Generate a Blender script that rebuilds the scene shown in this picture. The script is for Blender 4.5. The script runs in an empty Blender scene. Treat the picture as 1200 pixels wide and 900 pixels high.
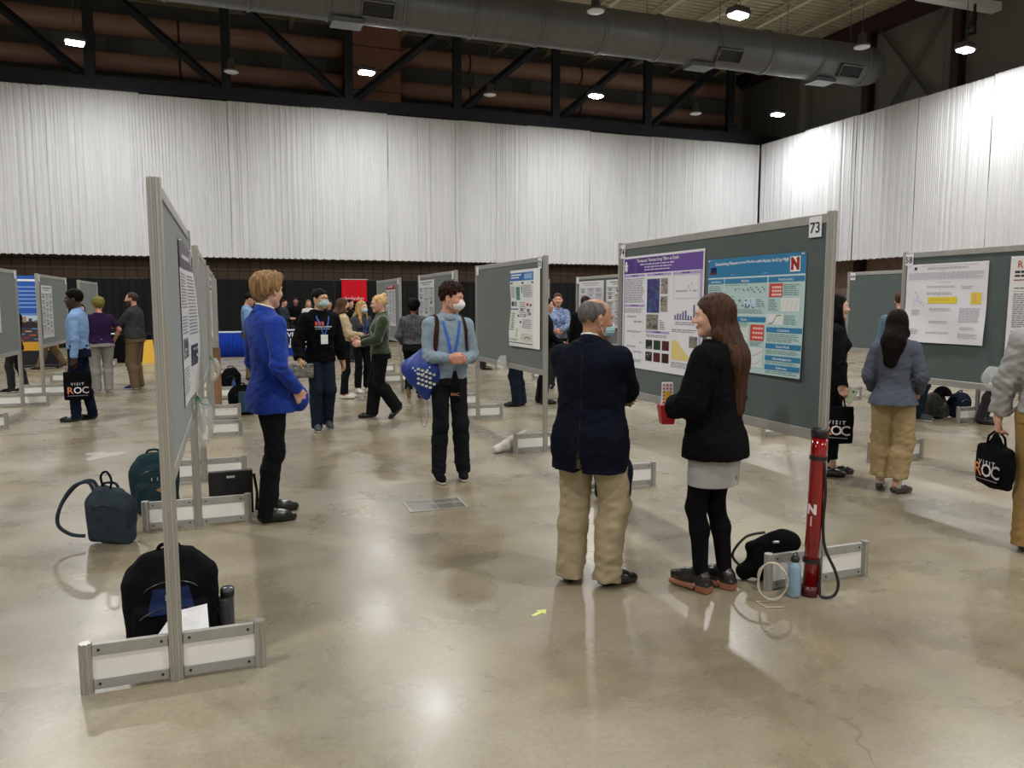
import bpy, math, random
import numpy as np
from mathutils import Vector, Matrix
from mathutils.bvhtree import BVHTree

rnd = random.Random(7)
scn = bpy.context.scene
COL = scn.collection
PI = math.pi

# ---------------------------------------------------------------- camera, world, exposure, lamps
CAM_H, YAW, PITCH, FPX = 1.62, math.radians(20.1), math.radians(6.03), 900.0
LAMP_W = 340.0
fwd = Vector((math.sin(YAW)*math.cos(PITCH), math.cos(YAW)*math.cos(PITCH), -math.sin(PITCH)))
rgt = Vector((math.cos(YAW), -math.sin(YAW), 0))
upv = rgt.cross(fwd)
cam_d = bpy.data.cameras.new('camera'); cam = bpy.data.objects.new('camera', cam_d); COL.objects.link(cam)
cam_d.sensor_fit = 'HORIZONTAL'; cam_d.sensor_width = 36.0; cam_d.lens = 36.0*FPX/1200.0
cam_d.clip_start = 0.05; cam_d.clip_end = 200
m3 = Matrix((rgt, upv, -fwd)).transposed()
cam.matrix_world = Matrix.Translation((0, 0, CAM_H)) @ m3.to_4x4()
scn.camera = cam
w = bpy.data.worlds.new('world'); scn.world = w; w.use_nodes = True
w.node_tree.nodes['Background'].inputs[0].default_value = (0.8, 0.9, 1.0, 1)
w.node_tree.nodes['Background'].inputs[1].default_value = 0.02
vs = scn.view_settings
vs.view_transform = 'Standard'; vs.look = 'None'; vs.gamma = 1.0; vs.use_curve_mapping = False
vs.exposure = 0.0
scn.cycles.max_bounces = 8; scn.cycles.diffuse_bounces = 4; scn.cycles.glossy_bounces = 3
scn.cycles.sample_clamp_indirect = 6.0

def ground(px, py, z=0.0):
    d = fwd*FPX + rgt*(px-600) + upv*(450-py)
    t = (z-CAM_H)/d.z
    return Vector((d.x*t, d.y*t, z))

# ---------------------------------------------------------------- mesh helpers
class MB:
    def __init__(s): s.v = []; s.f = []; s.m = []
    def _add(s, vs_, fs, m):
        b = len(s.v); s.v += [tuple(q) for q in vs_]
        for f in fs: s.f.append([b+i for i in f]); s.m.append(m)
    def box(s, x0, y0, z0, x1, y1, z1, m=0, M=None):
        vv = [(x, y, z) for z in (z0, z1) for y in (y0, y1) for x in (x0, x1)]
        if M is not None: vv = [M @ Vector(q) for q in vv]
        s._add(vv, [(0,2,3,1),(4,5,7,6),(0,1,5,4),(2,6,7,3),(0,4,6,2),(1,3,7,5)], m); return s
    def bbox(s, x0, y0, z0, x1, y1, z1, b=.004, m=0, M=None):   # bevelled box
        cx, cy, cz = (x0+x1)/2, (y0+y1)/2, (z0+z1)/2; hx, hy, hz = (x1-x0)/2, (y1-y0)/2, (z1-z0)/2
        b = min(b, hx*.9, hy*.9, hz*.9)
        rings = []
        for (z, i) in ((-hz, b), (-hz+b, 0), (hz-b, 0), (hz, b)):
            X, Y = hx-i, hy-i; c = b if i == 0 else b*.6
            rings.append([(cx+a, cy+d, cz+z) for a, d in ((-X+c,-Y),(X-c,-Y),(X,-Y+c),(X,Y-c),(X-c,Y),(-X+c,Y),(-X,Y-c),(-X,-Y+c))])
        return s.rings(rings, m, M)
    def rings(s, rings, m=0, M=None, cap=True, closed=True):
        n = len(rings[0]); vv = [q for r in rings for q in r]
        if M is not None: vv = [M @ Vector(q) for q in vv]
        fs = []
        for i in range(len(rings)-1):
            for j in range(n if closed else n-1):
                k = (j+1) % n; fs.append((i*n+j, i*n+k, (i+1)*n+k, (i+1)*n+j))
        if cap and closed:
            fs.append(tuple(range(n-1, -1, -1))); fs.append(tuple((len(rings)-1)*n+j for j in range(n)))
        s._add(vv, fs, m); return s
    def tube(s, pts, r, n=8, m=0, M=None, prof=None, cap=True):
        pts = [Vector(p) for p in pts]; rings = []; up = None
        for i, p in enumerate(pts):
            d = (pts[min(i+1, len(pts)-1)]-pts[max(i-1, 0)])
            if d.length < 1e-9: d = Vector((0,0,1))
            d.normalize()
            if up is None: up = Vector((0,0,1)) if abs(d.z) < .9 else Vector((1,0,0))
            a = d.cross(up).normalized(); up = a.cross(d).normalized()
            rr = r[i] if isinstance(r, (list, tuple)) else r
            ring = []
            for j in range(n):
                t = 2*PI*j/n; k = rr*(prof(t) if prof else 1)
                ring.append(p + a*math.cos(t)*k + up*math.sin(t)*k)
            rings.append(ring)
        return s.rings(rings, m, M, cap)
    def cyl(s, x, y, z0, z1, r, n=16, m=0, M=None): return s.rings([[(x+r*math.cos(2*PI*j/n), y+r*math.sin(2*PI*j/n), z) for j in range(n)] for z in (z0, z1)], m, M)
    def lathe(s, x, y, prof, n=20, m=0, M=None): return s.rings([[(x+r*math.cos(2*PI*j/n), y+r*math.sin(2*PI*j/n), z) for j in range(n)] for r, z in prof], m, M)
    def grid(s, fn, nu, nv, m=0):
        vv = [fn(i/nu, j/nv) for j in range(nv+1) for i in range(nu+1)]
        s._add(vv, [(j*(nu+1)+i, j*(nu+1)+i+1, (j+1)*(nu+1)+i+1, (j+1)*(nu+1)+i) for j in range(nv) for i in range(nu)], m); return s
    def prism(s, pts, z0, z1, m=0, M=None): return s.rings([[(x, y, z) for x, y in pts] for z in (z0, z1)], m, M)
    def build(s, name, mats, parent=None, smooth=False, loc=None, rz=None):
        me = bpy.data.meshes.new(name); me.from_pydata(s.v, [], s.f)
        if not isinstance(mats, (list, tuple)): mats = [mats]
        for q in mats: me.materials.append(q)
        me.polygons.foreach_set('material_index', s.m)
        if smooth: me.polygons.foreach_set('use_smooth', [True]*len(s.f))
        me.update(); me.validate()
        return link(name, me, parent, loc, rz)

def curve_pts(p, n=6):     # smooth curve through points
    p = [Vector(q) for q in p]; r = []
    for i in range(len(p)-1):
        a, b, c, d = p[max(i-1, 0)], p[i], p[i+1], p[min(i+2, len(p)-1)]
        for k in range(n):
            t = k/n; r.append(.5*((2*b)+(c-a)*t+(2*a-5*b+4*c-d)*t*t+(3*b-a-3*c+d)*t**3))
    return r+[p[-1]]

def link(name, me, parent=None, loc=None, rz=None):
    o = bpy.data.objects.new(name, me); COL.objects.link(o)
    if parent is not None: o.parent = parent
    if loc is not None: o.location = loc
    if rz is not None: o.rotation_euler = (0, 0, rz)
    return o
def tag(o, label, cat, group=None, kind=None):
    if label: o['label'] = label
    if cat: o['category'] = cat
    if group: o['group'] = group
    if kind: o['kind'] = kind
    return o
def thing(name, label, cat, loc=(0,0,0), rz=0, group=None):
    o = link(name, None, None, loc, rz); o.empty_display_size = .1
    return tag(o, label, cat, group)
def struct(o): o['kind'] = 'structure'; return o
def copy_tree(o, parent=None):
    c = o.copy(); COL.objects.link(c)
    if parent is not None: c.parent = parent
    for ch in list(o.children): copy_tree(ch, c)
    return c
def text_mesh(s, size, align='CENTER', font_space=1.0, bold=.012):
    cu = bpy.data.curves.new('lettering', 'FONT'); cu.body = s; cu.size = size; cu.align_x = align; cu.resolution_u = 2
    cu.space_character = font_space; cu.offset = size*bold
    o = bpy.data.objects.new('lettering', cu); COL.objects.link(o)
    me = bpy.data.meshes.new_from_object(o)
    bpy.data.objects.remove(o); bpy.data.curves.remove(cu)
    v = [tuple(q.co) for q in me.vertices]; f = [list(p.vertices) for p in me.polygons]
    bpy.data.meshes.remove(me)
    return v, f

# ---------------------------------------------------------------- materials
MATS = {}
def mat(name, col, rough=.6, metal=0, var=0, vs_=8, bump=0, bs=60, stretch=(1,1,1), spec=.5, sheen=0, trans=0, emit=0, coat=0, col2=None, alpha=1):
    if name in MATS: return MATS[name]
    m = bpy.data.materials.new(name); m.use_nodes = True; nt = m.node_tree; N = nt.nodes; L = nt.links
    b = N['Principled BSDF']; I = b.inputs
    I['Base Color'].default_value = (*col, 1); I['Roughness'].default_value = rough; I['Metallic'].default_value = metal
    I['Specular IOR Level'].default_value = spec
    if sheen: I['Sheen Weight'].default_value = sheen; I['Sheen Roughness'].default_value = .5
    if trans: I['Transmission Weight'].default_value = trans
    if coat: I['Coat Weight'].default_value = coat
    if alpha < 1: I['Alpha'].default_value = alpha
    if emit: I['Emission Color'].default_value = (*col, 1); I['Emission Strength'].default_value = emit
    tc = N.new('ShaderNodeTexCoord'); mp = N.new('ShaderNodeMapping'); mp.inputs['Scale'].default_value = stretch
    L.new(tc.outputs['Object'], mp.inputs['Vector'])
    if var or col2:
        n = N.new('ShaderNodeTexNoise'); n.inputs['Scale'].default_value = vs_; n.inputs['Detail'].default_value = 4
        L.new(mp.outputs[0], n.inputs['Vector'])
        r = N.new('ShaderNodeMix'); r.data_type = 'RGBA'
        c2 = col2 or tuple(max(0, c*(1-var)) for c in col); c1 = tuple(min(1, c*(1+var)) for c in col) if not col2 else col
        r.inputs[6].default_value = (*c1, 1); r.inputs[7].default_value = (*c2, 1)
        cr = N.new('ShaderNodeMapRange'); cr.inputs[1].default_value = .35; cr.inputs[2].default_value = .65
        L.new(n.outputs[0], cr.inputs[0]); L.new(cr.outputs[0], r.inputs[0]); L.new(r.outputs[2], I['Base Color'])
    if bump:
        n = N.new('ShaderNodeTexNoise'); n.inputs['Scale'].default_value = bs; n.inputs['Detail'].default_value = 3
        L.new(mp.outputs[0], n.inputs['Vector'])
        bp = N.new('ShaderNodeBump'); bp.inputs['Strength'].default_value = bump; bp.inputs['Distance'].default_value = .01
        L.new(n.outputs[0], bp.inputs['Height']); L.new(bp.outputs[0], I['Normal'])
    MATS[name] = m; return m
def hexc(h):   # sRGB hex -> linear
    return tuple(((c/12.92) if c <= .04045 else ((c+.055)/1.055)**2.4) for c in (int(h[i:i+2], 16)/255 for i in (0, 2, 4)))

ALU = mat('aluminium', (.50,.49,.46), .38, .75, var=.06, vs_=30, bump=.05, bs=40, stretch=(1,1,.05))
ALU_RAIL = mat('aluminium_rail', (.38,.375,.35), .5, .45, var=.06, vs_=12)
FELT = mat('panel_felt', hexc('4e5856'), .95, var=.05, vs_=5, bump=.15, bs=300, spec=.2, sheen=.35)
BLACKP = mat('black_plastic', (.012,.012,.013), .4)
WHITEP = mat('white_panel', (.80,.79,.75), .45, var=.03, vs_=3)
PAPER = mat('paper', (.80,.80,.82), .35, var=.02, vs_=4, bump=.12, bs=5)
INK = mat('grey_ink', (.22,.22,.24), .6)
INKB = mat('black_ink', (.03,.03,.035), .6)
DARKMETAL = mat('dark_navy_steel', hexc('10151f'), .55, .2, var=.2, vs_=3)

def floor_mat():
    m = bpy.data.materials.new('polished_concrete'); m.use_nodes = True; nt = m.node_tree; N = nt.nodes; L = nt.links
    b = N['Principled BSDF']; tc = N.new('ShaderNodeTexCoord')
    def noise(sc, det, st=(1,1,1), dist=0, rough=.55):
        mp = N.new('ShaderNodeMapping'); mp.inputs['Scale'].default_value = st; L.new(tc.outputs['Object'], mp.inputs['Vector'])
        n = N.new('ShaderNodeTexNoise'); n.inputs['Scale'].default_value = sc; n.inputs['Detail'].default_value = det
        n.inputs['Distortion'].default_value = dist; n.inputs['Roughness'].default_value = rough
        L.new(mp.outputs[0], n.inputs['Vector']); return n.outputs[0]
    def ramp(src, stops):
        r = N.new('ShaderNodeValToRGB'); e = r.color_ramp.elements
        while len(e) < len(stops): e.new(.5)
        for i, (p, c) in enumerate(stops): e[i].position = p; e[i].color = (*c, 1) if len(c) == 3 else c
        L.new(src, r.inputs[0]); return r.outputs[0]
    def mix(a, b_, f, mode='MIX'):
        x = N.new('ShaderNodeMix'); x.data_type = 'RGBA'; x.blend_type = mode
        for v, i in ((a, 6), (b_, 7)):
            if isinstance(v, tuple): x.inputs[i].default_value = (*v, 1)
            else: L.new(v, x.inputs[i])
        if isinstance(f, float): x.inputs[0].default_value = f
        else: L.new(f, x.inputs[0])
        return x.outputs[2]
    big = noise(.45, 5, dist=.6); med = noise(1.3, 9, dist=.35, rough=.62); fine = noise(38, 6, rough=.7); strk = noise(1.6, 6, (.35, 2.6, 1), .3, .6)
    c = ramp(big, [(.3, FLOORC[0]), (.5, FLOORC[1]), (.7, FLOORC[2])])
    c = mix(c, ramp(med, [(.28, (.62,.60,.56)), (.47, (.9,.89,.87)), (.6, (1,1,1)), (.75, (1.0,1.0,1.0))]), .95, 'MULTIPLY')
    c = mix(c, ramp(strk, [(.3, (.78,.78,.78)), (.6, (1,1,1))]), .6, 'MULTIPLY')
    c = mix(c, ramp(fine, [(.3, (.66,.66,.66)), (.6, (1,1,1))]), .6, 'MULTIPLY')
    c = mix(c, ramp(noise(.9, 4, dist=.8), [(.35, (1.0,.96,.84)), (.5, (.99,.99,.93)), (.65, (1.0,.985,1.0))]), .9, 'MULTIPLY')
    # hairline cracks
    mp = N.new('ShaderNodeMapping'); L.new(tc.outputs['Object'], mp.inputs['Vector'])
    wn = N.new('ShaderNodeTexNoise'); wn.inputs['Scale'].default_value = 1.7; wn.inputs['Detail'].default_value = 6; L.new(mp.outputs[0], wn.inputs['Vector'])
    ad = N.new('ShaderNodeVectorMath'); ad.operation = 'MULTIPLY_ADD'; L.new(wn.outputs[1], ad.inputs[0]); ad.inputs[1].default_value = (.7,.7,.7); L.new(mp.outputs[0], ad.inputs[2])
    vo = N.new('ShaderNodeTexVoronoi'); vo.feature = 'DISTANCE_TO_EDGE'; vo.inputs['Scale'].default_value = .42; L.new(ad.outputs[0], vo.inputs['Vector'])
    cr = ramp(vo.outputs['Distance'], [(0, (.62,.60,.57)), (.0016, (1,1,1))])
    cm = ramp(noise(.8, 2), [(.45, (0,0,0)), (.62, (1,1,1))])
    c = mix(c, mix(c, cr, 1.0, 'MULTIPLY'), cm)
    # a saw-cut joint every few metres
    L.new(c, b.inputs['Base Color'])
    rr = ramp(med, [(.25, (.22,)*3), (.75, (.36,)*3)]); L.new(rr, b.inputs['Roughness'])
    b.inputs['Specular IOR Level'].default_value = .5
    bp = N.new('ShaderNodeBump'); bp.inputs['Strength'].default_value = .02; bp.inputs['Distance'].default_value = .02
    L.new(strk, bp.inputs['Height']); L.new(bp.outputs[0], b.inputs['Normal'])
    return m
FLOORC = ((.228,.187,.127), (.308,.270,.200), (.348,.320,.264))

# ---------------------------------------------------------------- room shell
WX0, WX1, WY0, WY1, CZ = -24.0, 26.5, -14.0, 36.0, 13.8
struct(MB().box(WX0, WY0, -.2, WX1+.3, WY1+.3, 0).build('floor', floor_mat()))
DECK = mat('ceiling_deck_paint', hexc('b3ab92'), .7, var=.12, vs_=.6)
mb = MB()
x = WX0
while x < WX1:      # ribbed metal deck: ribs run across the joists
    x += 99
y = WY0
prof = []
while y < WY1:
    prof += [(y, CZ), (y+.12, CZ), (y+.14, CZ-.07), (y+.30, CZ-.07)]; y += .32
mb.grid(lambda u, v: (WX0 + u*(WX1-WX0), prof[round(v*(len(prof)-1))][0], prof[round(v*(len(prof)-1))][1]), 1, len(prof)-1)
mb.box(WX0, WY0, CZ+.02, WX1, WY1, CZ+.2)
struct(mb.build('ceiling', DECK))
def brick_mat():
    m = bpy.data.materials.new('brown_block'); m.use_nodes = True; N = m.node_tree.nodes; L = m.node_tree.links; b = N['Principled BSDF']
    tc = N.new('ShaderNodeTexCoord'); mp = N.new('ShaderNodeMapping'); mp.inputs['Rotation'].default_value = (PI/2, 0, 0)
    L.new(tc.outputs['Object'], mp.inputs[0])
    br = N.new('ShaderNodeTexBrick'); br.inputs['Scale'].default_value = 1; br.offset = 0.0
    br.inputs['Color1'].default_value = (*hexc('61503f'), 1); br.inputs['Color2'].default_value = (*hexc('594837'), 1); br.inputs['Mortar'].default_value = (*hexc('42362d'), 1)
    br.inputs['Mortar Size'].default_value = .025; br.inputs['Brick Width'].default_value = .41; br.inputs['Row Height'].default_value = .41
    L.new(mp.outputs[0], br.inputs['Vector']); L.new(br.outputs[0], b.inputs['Base Color']); b.inputs['Roughness'].default_value = .85
    return m
BRICK = brick_mat()
UPW = mat('upper_wall_panel', hexc('6e6c64'), .75, var=.05, vs_=.7)
BROWNP = mat('brown_box_panel', hexc('8a604c'), .7, var=.08, vs_=2)
mb = MB(); mb.box(WX0, 32.75, 0, WX1, 32.95, 6.0, 0)         # lower block wall
mb.box(WX0, WY1, 6.0, WX1, WY1+.2, CZ, 1); mb.box(WX0, 32.75, 5.9, WX1, WY1+.2, 6.0, 0)
for k in range(14):                                            # raised panels high up
    x = -12 + k*2.9
    if k % 3 != 1: mb.box(x, WY1-.08, 11.0, x+1.9, WY1, 12.3, 2)
struct(mb.build('wall_back', [BRICK, UPW, mat('upper_wall_light', hexc('7c7b74'), .7)]))
mb = MB(); mb.box(WX1, WY0, 0, WX1+.2, WY1, 4.6, 1); mb.box(WX1, WY0, 4.6, WX1+.2, WY1, CZ, 0)
for k in range(30):                                            # panel seams
    mb.box(WX1-.012, WY0+k*1.7, 6, WX1, WY0+k*1.7+.05, CZ, 0)
BRICK2 = mat('tan_block', hexc('8c7468'), .85, var=.15, vs_=4)
struct(mb.build('wall_right', [UPW, BRICK2]))
PAINTW = mat('pale_wall_paint', (.62,.61,.58), .8, var=.03)
struct(MB().box(WX0-.2, WY0, 0, WX0, WY1, CZ).build('wall_left', PAINTW))
struct(MB().box(WX0, WY0-.2, 0, WX1, WY0, CZ).build('wall_front', PAINTW))
# right wall steel columns and cross brace
MAROON = mat('maroon_steel', hexc('38201f'), .6, .1, var=.1)
for k, y in enumerate((8.6, 13.25, 17.9, 22.6, 27.0)):
    c = MB(); c.box(26.10, y-.18, 0, 26.14, y+.18, CZ); c.box(26.46, y-.18, 0, 26.5, y+.18, CZ); c.box(26.14, y-.02, 0, 26.46, y+.02, CZ)
    struct(c.build('trim_%d' % (k+1), MAROON))
struct(MB().box(26.1, 30.7, 0, 26.5, 31.1, CZ).build('trim_6', mat('grey_column', hexc('77756c'), .7)))
struct(MB().box(26.0, WY0, CZ-.75, 26.5, WY1, CZ-.1).build('trim_7', MAROON))
br = thing('cross_brace', 'grey steel X brace on the dark upper wall above the white drapes at right', 'brace', (26.3, 24.8, 8.5))
for a, b_ in (((0,-2.0,5.0),(0,2.0,0)), ((0,2.0,5.0),(0,-2.0,0))):
    a, b_ = Vector(a), Vector(b_)
    MB().tube([a, b_], .07, 4).build('brace_bar', mat('grey_brace', hexc('565550'), .6, .2), br)
# ceiling joists run away from the camera
JO = mat('joist_paint', hexc('c9c2a8'), .6)
x = 2.9; k = 0
while x < 26:
    j = MB(); j.box(x-.09, WY0, CZ-.46, x+.09, WY1, CZ-.43); j.box(x-.05, WY0, CZ-.12, x+.05, WY1, CZ-.09)
    y = WY0+.3; s = 0
    while y < WY1-1.4:
        z0, z1 = (CZ-.43, CZ-.12) if s % 2 == 0 else (CZ-.12, CZ-.43)
        j.tube([(x, y, z0), (x, y+.7, z1)], .016, 4); y += .7; s += 1
    struct(j.build('trim_%d' % (20+k), JO)); x += 2.35; k += 1

# ---------------------------------------------------------------- roof truss over the drape
tr = thing('roof_truss', 'dark navy steel truss running along the back above the white drapes', 'truss', (0, 32.15, 9.28))
MB().box(-24, -.15, 0, 26.0, .15, .46).build('bottom_chord', DARKMETAL, tr)
MB().box(-24, -.15, 3.9, 26.0, .15, 4.3).build('top_chord', DARKMETAL, tr)
vx = [-18.2, -13.6, -9.0, -4.4, .2, 4.8, 9.3, 13.8, 18.4, 22.9]
for x in vx: MB().box(x-.17, -.12, .46, x+.17, .12, 3.9).build('vertical_strut', DARKMETAL, tr)
def bar(p, q, r, name, m, parent): MB().tube([p, q], r, 4).build(name, m, parent)
for i in range(len(vx)-1):
    a, b_ = vx[i], vx[i+1]
    if b_ <= 4.9: bar((a+.2, 0, 3.95), (b_-.15, 0, .4), .17, 'diagonal_strut', DARKMETAL, tr)
    else: bar((a+.15, 0, .4), (b_-.2, 0, 3.95), .17, 'diagonal_strut', DARKMETAL, tr)
# a second truss chord line further back, seen between the pipes
PIPE = mat('brown_pipe_paint', hexc('a88474'), .5, var=.05, vs_=1)
for (z, r, lv) in ((12.35, .40, 'upper'), (10.95, .36, 'lower')):
    for (x0, x1, sd) in ((-23.9, 4.88, 'left'), (7.32, 24.9, 'right')):
        t = thing('insulated_pipe', lv+' brown insulated pipe behind the navy truss, '+sd+' of the boxed duct', 'pipe', (0, 34.5, z))
        MB().tube([(x0, 0, 0), (x1, 0, 0)], r, 24).build('pipe_run', PIPE, t, True)
        for x in (-9.5, -1.5, 10.5, 16, 19.5):
            if x0 < x < x1: MB().tube([(x-.04, 0, 0), (x+.04, 0, 0)], r+.02, 24).build('pipe_band', MAROON, t, True)
b = MB(); b.box(-1.19, -.5, -1.5, 1.19, .5, 2.2)
for z in (-.6, .3, 1.2): b.box(-1.22, -.53, z, 1.22, .53, z+.03, 1)
t = thing('boxed_duct', 'brown boxed duct section joining the two brown pipes above the drapes', 'duct', (6.1, 34.4, 11.2)); b.build('casing', [BROWNP, MAROON], t)

# ---------------------------------------------------------------- big round duct
GALV = mat('galvanised_duct', hexc('656768'), .42, .35, var=.08, vs_=2, bump=.25, bs=9, stretch=(6,.2,.2))
t = thing('spiral_duct', 'large grey round spiral duct crossing below the ceiling', 'duct', (0, 24.0, 10.62))
R = .72
MB().tube([(-20, 0, 0), (23.0, 0, 0), (23.3, 0, 0), (23.55, 0, 0), (23.7, 0, 0)], [R, R, R*.96, R*.85, R*.6], 40).build('duct_run', GALV, t, True)
for k in range(16):
    x = -10.2 + k*2.2
    MB().tube([(x-.05, 0, 0), (x+.05, 0, 0)], R+.035, 40).build('joint_ring', GALV, t, True)
GR = mat('duct_grille', (.03,.03,.03), .6)
for x in (4.4, 16.6, 21.9):
    M = Matrix.Translation((x, 0, 0)) @ Matrix.Rotation(math.radians(38), 4, 'X')
    fr = MB(); 
    for (a, c, d, e) in ((-.5,-.24,.5,-.20),(-.5,.20,.5,.24),(-.5,-.24,-.46,.24),(.46,-.24,.5,.24)): fr.box(a, -R-.1, c, d, -R+.12, e, 0, M)
    g = fr.build('grille_frame', GALV, t)
    sl = MB(); sl.box(-.46, -R-.03, -.2, .46, -R+.05, .2, 0, M)
    for q in range(7): sl.box(-.46, -R-.06, -.18+q*.06, .46, -R-.03, -.17+q*.06, 0, M)
    sl.build('grille_slats', GR, g)
    MB().box(x-1.3, -.35, -R-.12, x-.4, .3, -R+.02).build('bracket_plate', GALV, t)
for k in range(12):
    x = -9.6+k*2.9
    MB().tube([(x, -.1, R-.05), (x, -.1, CZ-10.62)], .012, 4).build('hanger_rod', GALV, t)

# white rail and rods
t = thing('ceiling_rail', 'white painted rail under the ceiling at the top right corner', 'rail', (0, 20.9, 11.9))
MB().box(22.4, -.2, 0, 26.0, .2, .28).build('rail_bar', mat('white_enamel', (.75,.77,.8), .4), t)
t = thing('spotlight', 'small black spotlight hanging under the white ceiling rail', 'spotlight', (24.6, 20.6, 11.9))
b = MB(); b.tube([(0,0,0), (0,0,-.35)], .05, 8); b.build('bracket', BLACKP, t)
b = MB(); b.tube([(0,0,-.3), (-.15,-.05,-.75), (-.2,-.07,-1.0)], [.1,.13,.17], 14); b.build('lamp_barrel', BLACKP, t, True)

# thin conduits under the deck
for k, (y, z) in enumerate(((12.5, 13.2), (17.5, 13.15), (22.5, 13.1))):
    t = thing('conduit', ['thin pale conduit crossing under the nearest ceiling joists', 'thin pale conduit crossing below the middle of the ceiling', 'thin pale conduit just in front of the big round duct'][k], 'conduit', (0, y, z))
    MB().tube([(-5, 0, 0), (25, 0, 0)], .03, 6).build('conduit_pipe', JO, t)
    for q in range(9): MB().tube([(1+q*2.9, 0, 0), (1+q*2.9, 0, CZ-z)], .012, 4).build('conduit_hanger', JO, t)

# ---------------------------------------------------------------- lamps
HOUS = mat('lamp_housing', (.10,.10,.11), .5, .5)
LED = mat('lamp_led', (.98,.98,1.0), .4, emit=60)
def high_bay(x, y, z, label, group):
    t = thing('high_bay_lamp', label, 'lamp', (x, y, z), 0.2, group)
    b = MB(); b.bbox(-.30, -.22, .02, .30, .22, .12, .02)
    for q in range(7): b.box(-.26+q*.08, -.2, .12, -.24+q*.08, .2, .2)
    b.build('housing', HOUS, t)
    b = MB(); b.bbox(-.25, -.17, -.055, .25, .17, .02, .03); b.build('led_panel', LED, t)
    b = MB(); b.tube([(-.26,0,.12), (0,0,.42), (.26,0,.12)], .012, 6); b.tube([(0,0,.42),(0,0,.62)], .02, 6); b.build('bracket', HOUS, t)
    MB().tube([(0,0,.6), (0,0,CZ-.08-z)], .012, 4).build('suspension_cable', HOUS, t)
    ld = bpy.data.lights.new('lamp_light', 'AREA'); ld.shape = 'RECTANGLE'; ld.size = .46; ld.size_y = .32; ld.energy = LAMP_W; ld.color = (1, .992, .972)
    ld.spread = math.radians(172)
    lo = bpy.data.objects.new('lamp_light', ld); COL.objects.link(lo); lo.parent = t; lo.location = (0, 0, -.065)
LABS = {(-4.24,28.15): 'lit high bay lamp nearest the left end of the truss', (4.84,28.15): 'lit high bay lamp in front of the brown boxed duct',
        (13.8,28.15): 'lit high bay lamp right of the middle of the truss', (22.5,28.15): 'lit high bay lamp near the corner of the drapes',
        (13.8,19.1): 'lit high bay lamp against the ceiling deck above the round duct', (22.5,19.1): 'lit high bay lamp in front of the dark upper wall above the right drapes'}
for x in (-13.3, -4.24, 4.84, 13.8, 22.5):
    for y in (28.15, 19.1, 10.05, 1.0, -8.0):
        high_bay(x, y, 9.7, LABS.get((x, y), 'lit high bay lamp hanging from the hall ceiling'), 'lit high bay lamps')
OFFM = mat('lamp_lens_off', (.72,.74,.76), .3)
for (px, py, lab) in ((271,84,'unlit round lamp between the two left lit lamps'), (574,111,'unlit round lamp before the middle of the truss'), (698,13,'unlit round lamp hanging above the round duct'),
                 (1010,55,'unlit round lamp over the right end of the round duct'), (815,133,'unlit round lamp left of the drape corner')):
    p = ground(px, py, 10.0)
    t = thing('round_lamp', lab, 'lamp', p)
    MB().lathe(0, 0, [(.06,.45),(.12,.4),(.14,.12),(.26,.06),(.27,0),(.2,-.005)], 20).build('shade', HOUS, t, True)
    MB().lathe(0, 0, [(.25,.004),(.25,-.02),(.18,-.05),(.02,-.06)], 20).build('lens', OFFM, t, True)
    MB().tube([(0,0,.4), (0,0,CZ-.08-10)], .012, 4).build('suspension_cable', HOUS, t)

# ---------------------------------------------------------------- drapes
def drape_mat(name, c, tr):
    m = mat(name, c, .85, var=.05, vs_=3, stretch=(4,4,.15), bump=.3, bs=26, spec=.15, sheen=.1)
    return m
SHEER = drape_mat('white_drape_cloth', (.60,.603,.618), .2)
BLKDR = drape_mat('black_drape_cloth', (.008,.008,.009), 0)
def drape(name, L_, z0, z1, m, label, cat, group, loc, rz, seed, amp=.05, frill=.06, dx=.022, nrows=7, flat=0):
    r = random.Random(seed); n = int(L_/dx)
    prof = np.zeros(n+1); x = 0
    ph = r.random()*6; period = .2
    ys = []; cur = 0
    k1 = [r.uniform(2*PI/.34, 2*PI/.2) for _ in range(3)]; k2 = [r.uniform(2*PI/.13, 2*PI/.075) for _ in range(3)]; kl = r.uniform(.8, 1.6)
    p1 = [r.random()*6 for _ in range(8)]
    def f(x, z):
        t = (z1-z)/(z1-z0)
        env = .55+.45*math.sin(kl*x+p1[6])
        a = sum(math.sin(k*x+p+.35*math.sin(1.3*x+p)) for k, p in zip(k1, p1))*.34
        b = sum(.6-2*abs(math.sin(.5*k*x+p+.5*math.sin(2.1*x+p))) for k, p in zip(k2, p1[3:]))*.26
        return amp*(a*(.6+.7*t)*env + b*(1.15-.4*t)) 
    mb = MB()
    def P(u, v):
        x = u*L_; z = z1+(z0-z1)*v
        if v >= .999: z += frill*(math.sin(k1[0]*x)*.4+math.sin(k2[1]*x)*.3)*.6
        sway = .02*math.sin(3*v*PI+p1[7]+x*2)
        return (x+sway*.4, f(x, z), z)
    mb.grid(P, n, nrows)
    t = thing(name, label, cat, loc, rz, group)
    mb.build('cloth', m, t, True)
    b = MB(); b.tube([(0, 0, z1-.01), (L_, 0, z1-.01)], .025, 8)
    b.build('hanging_rod', ALU if m is SHEER else BLACKP, t)
    return t
x = -12.0; k = 0
while x < 24.3:
    L_ = min(3.045, 24.55-x)
    drape('white_drape', L_, 3.36, 9.24+.02*((k*7) % 3-1), SHEER, 'tall white pleated drape hung under the navy truss along the back of the hall', 'drape', 'white drapes along the back', (x, 32.0, 0), 0, 10+k, .04)
    x += 3.05; k += 1
y = 31.85; k = 0
while y > 6.5:
    drape('white_drape', 3.045, 3.40, 9.28+.02*((k*5) % 3-1), SHEER, 'tall white pleated drape hung along the right side of the hall', 'drape', 'white drapes along the right side', (24.6, y, 0), -PI/2, 50+k, .04)
    y -= 3.05; k += 1
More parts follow.
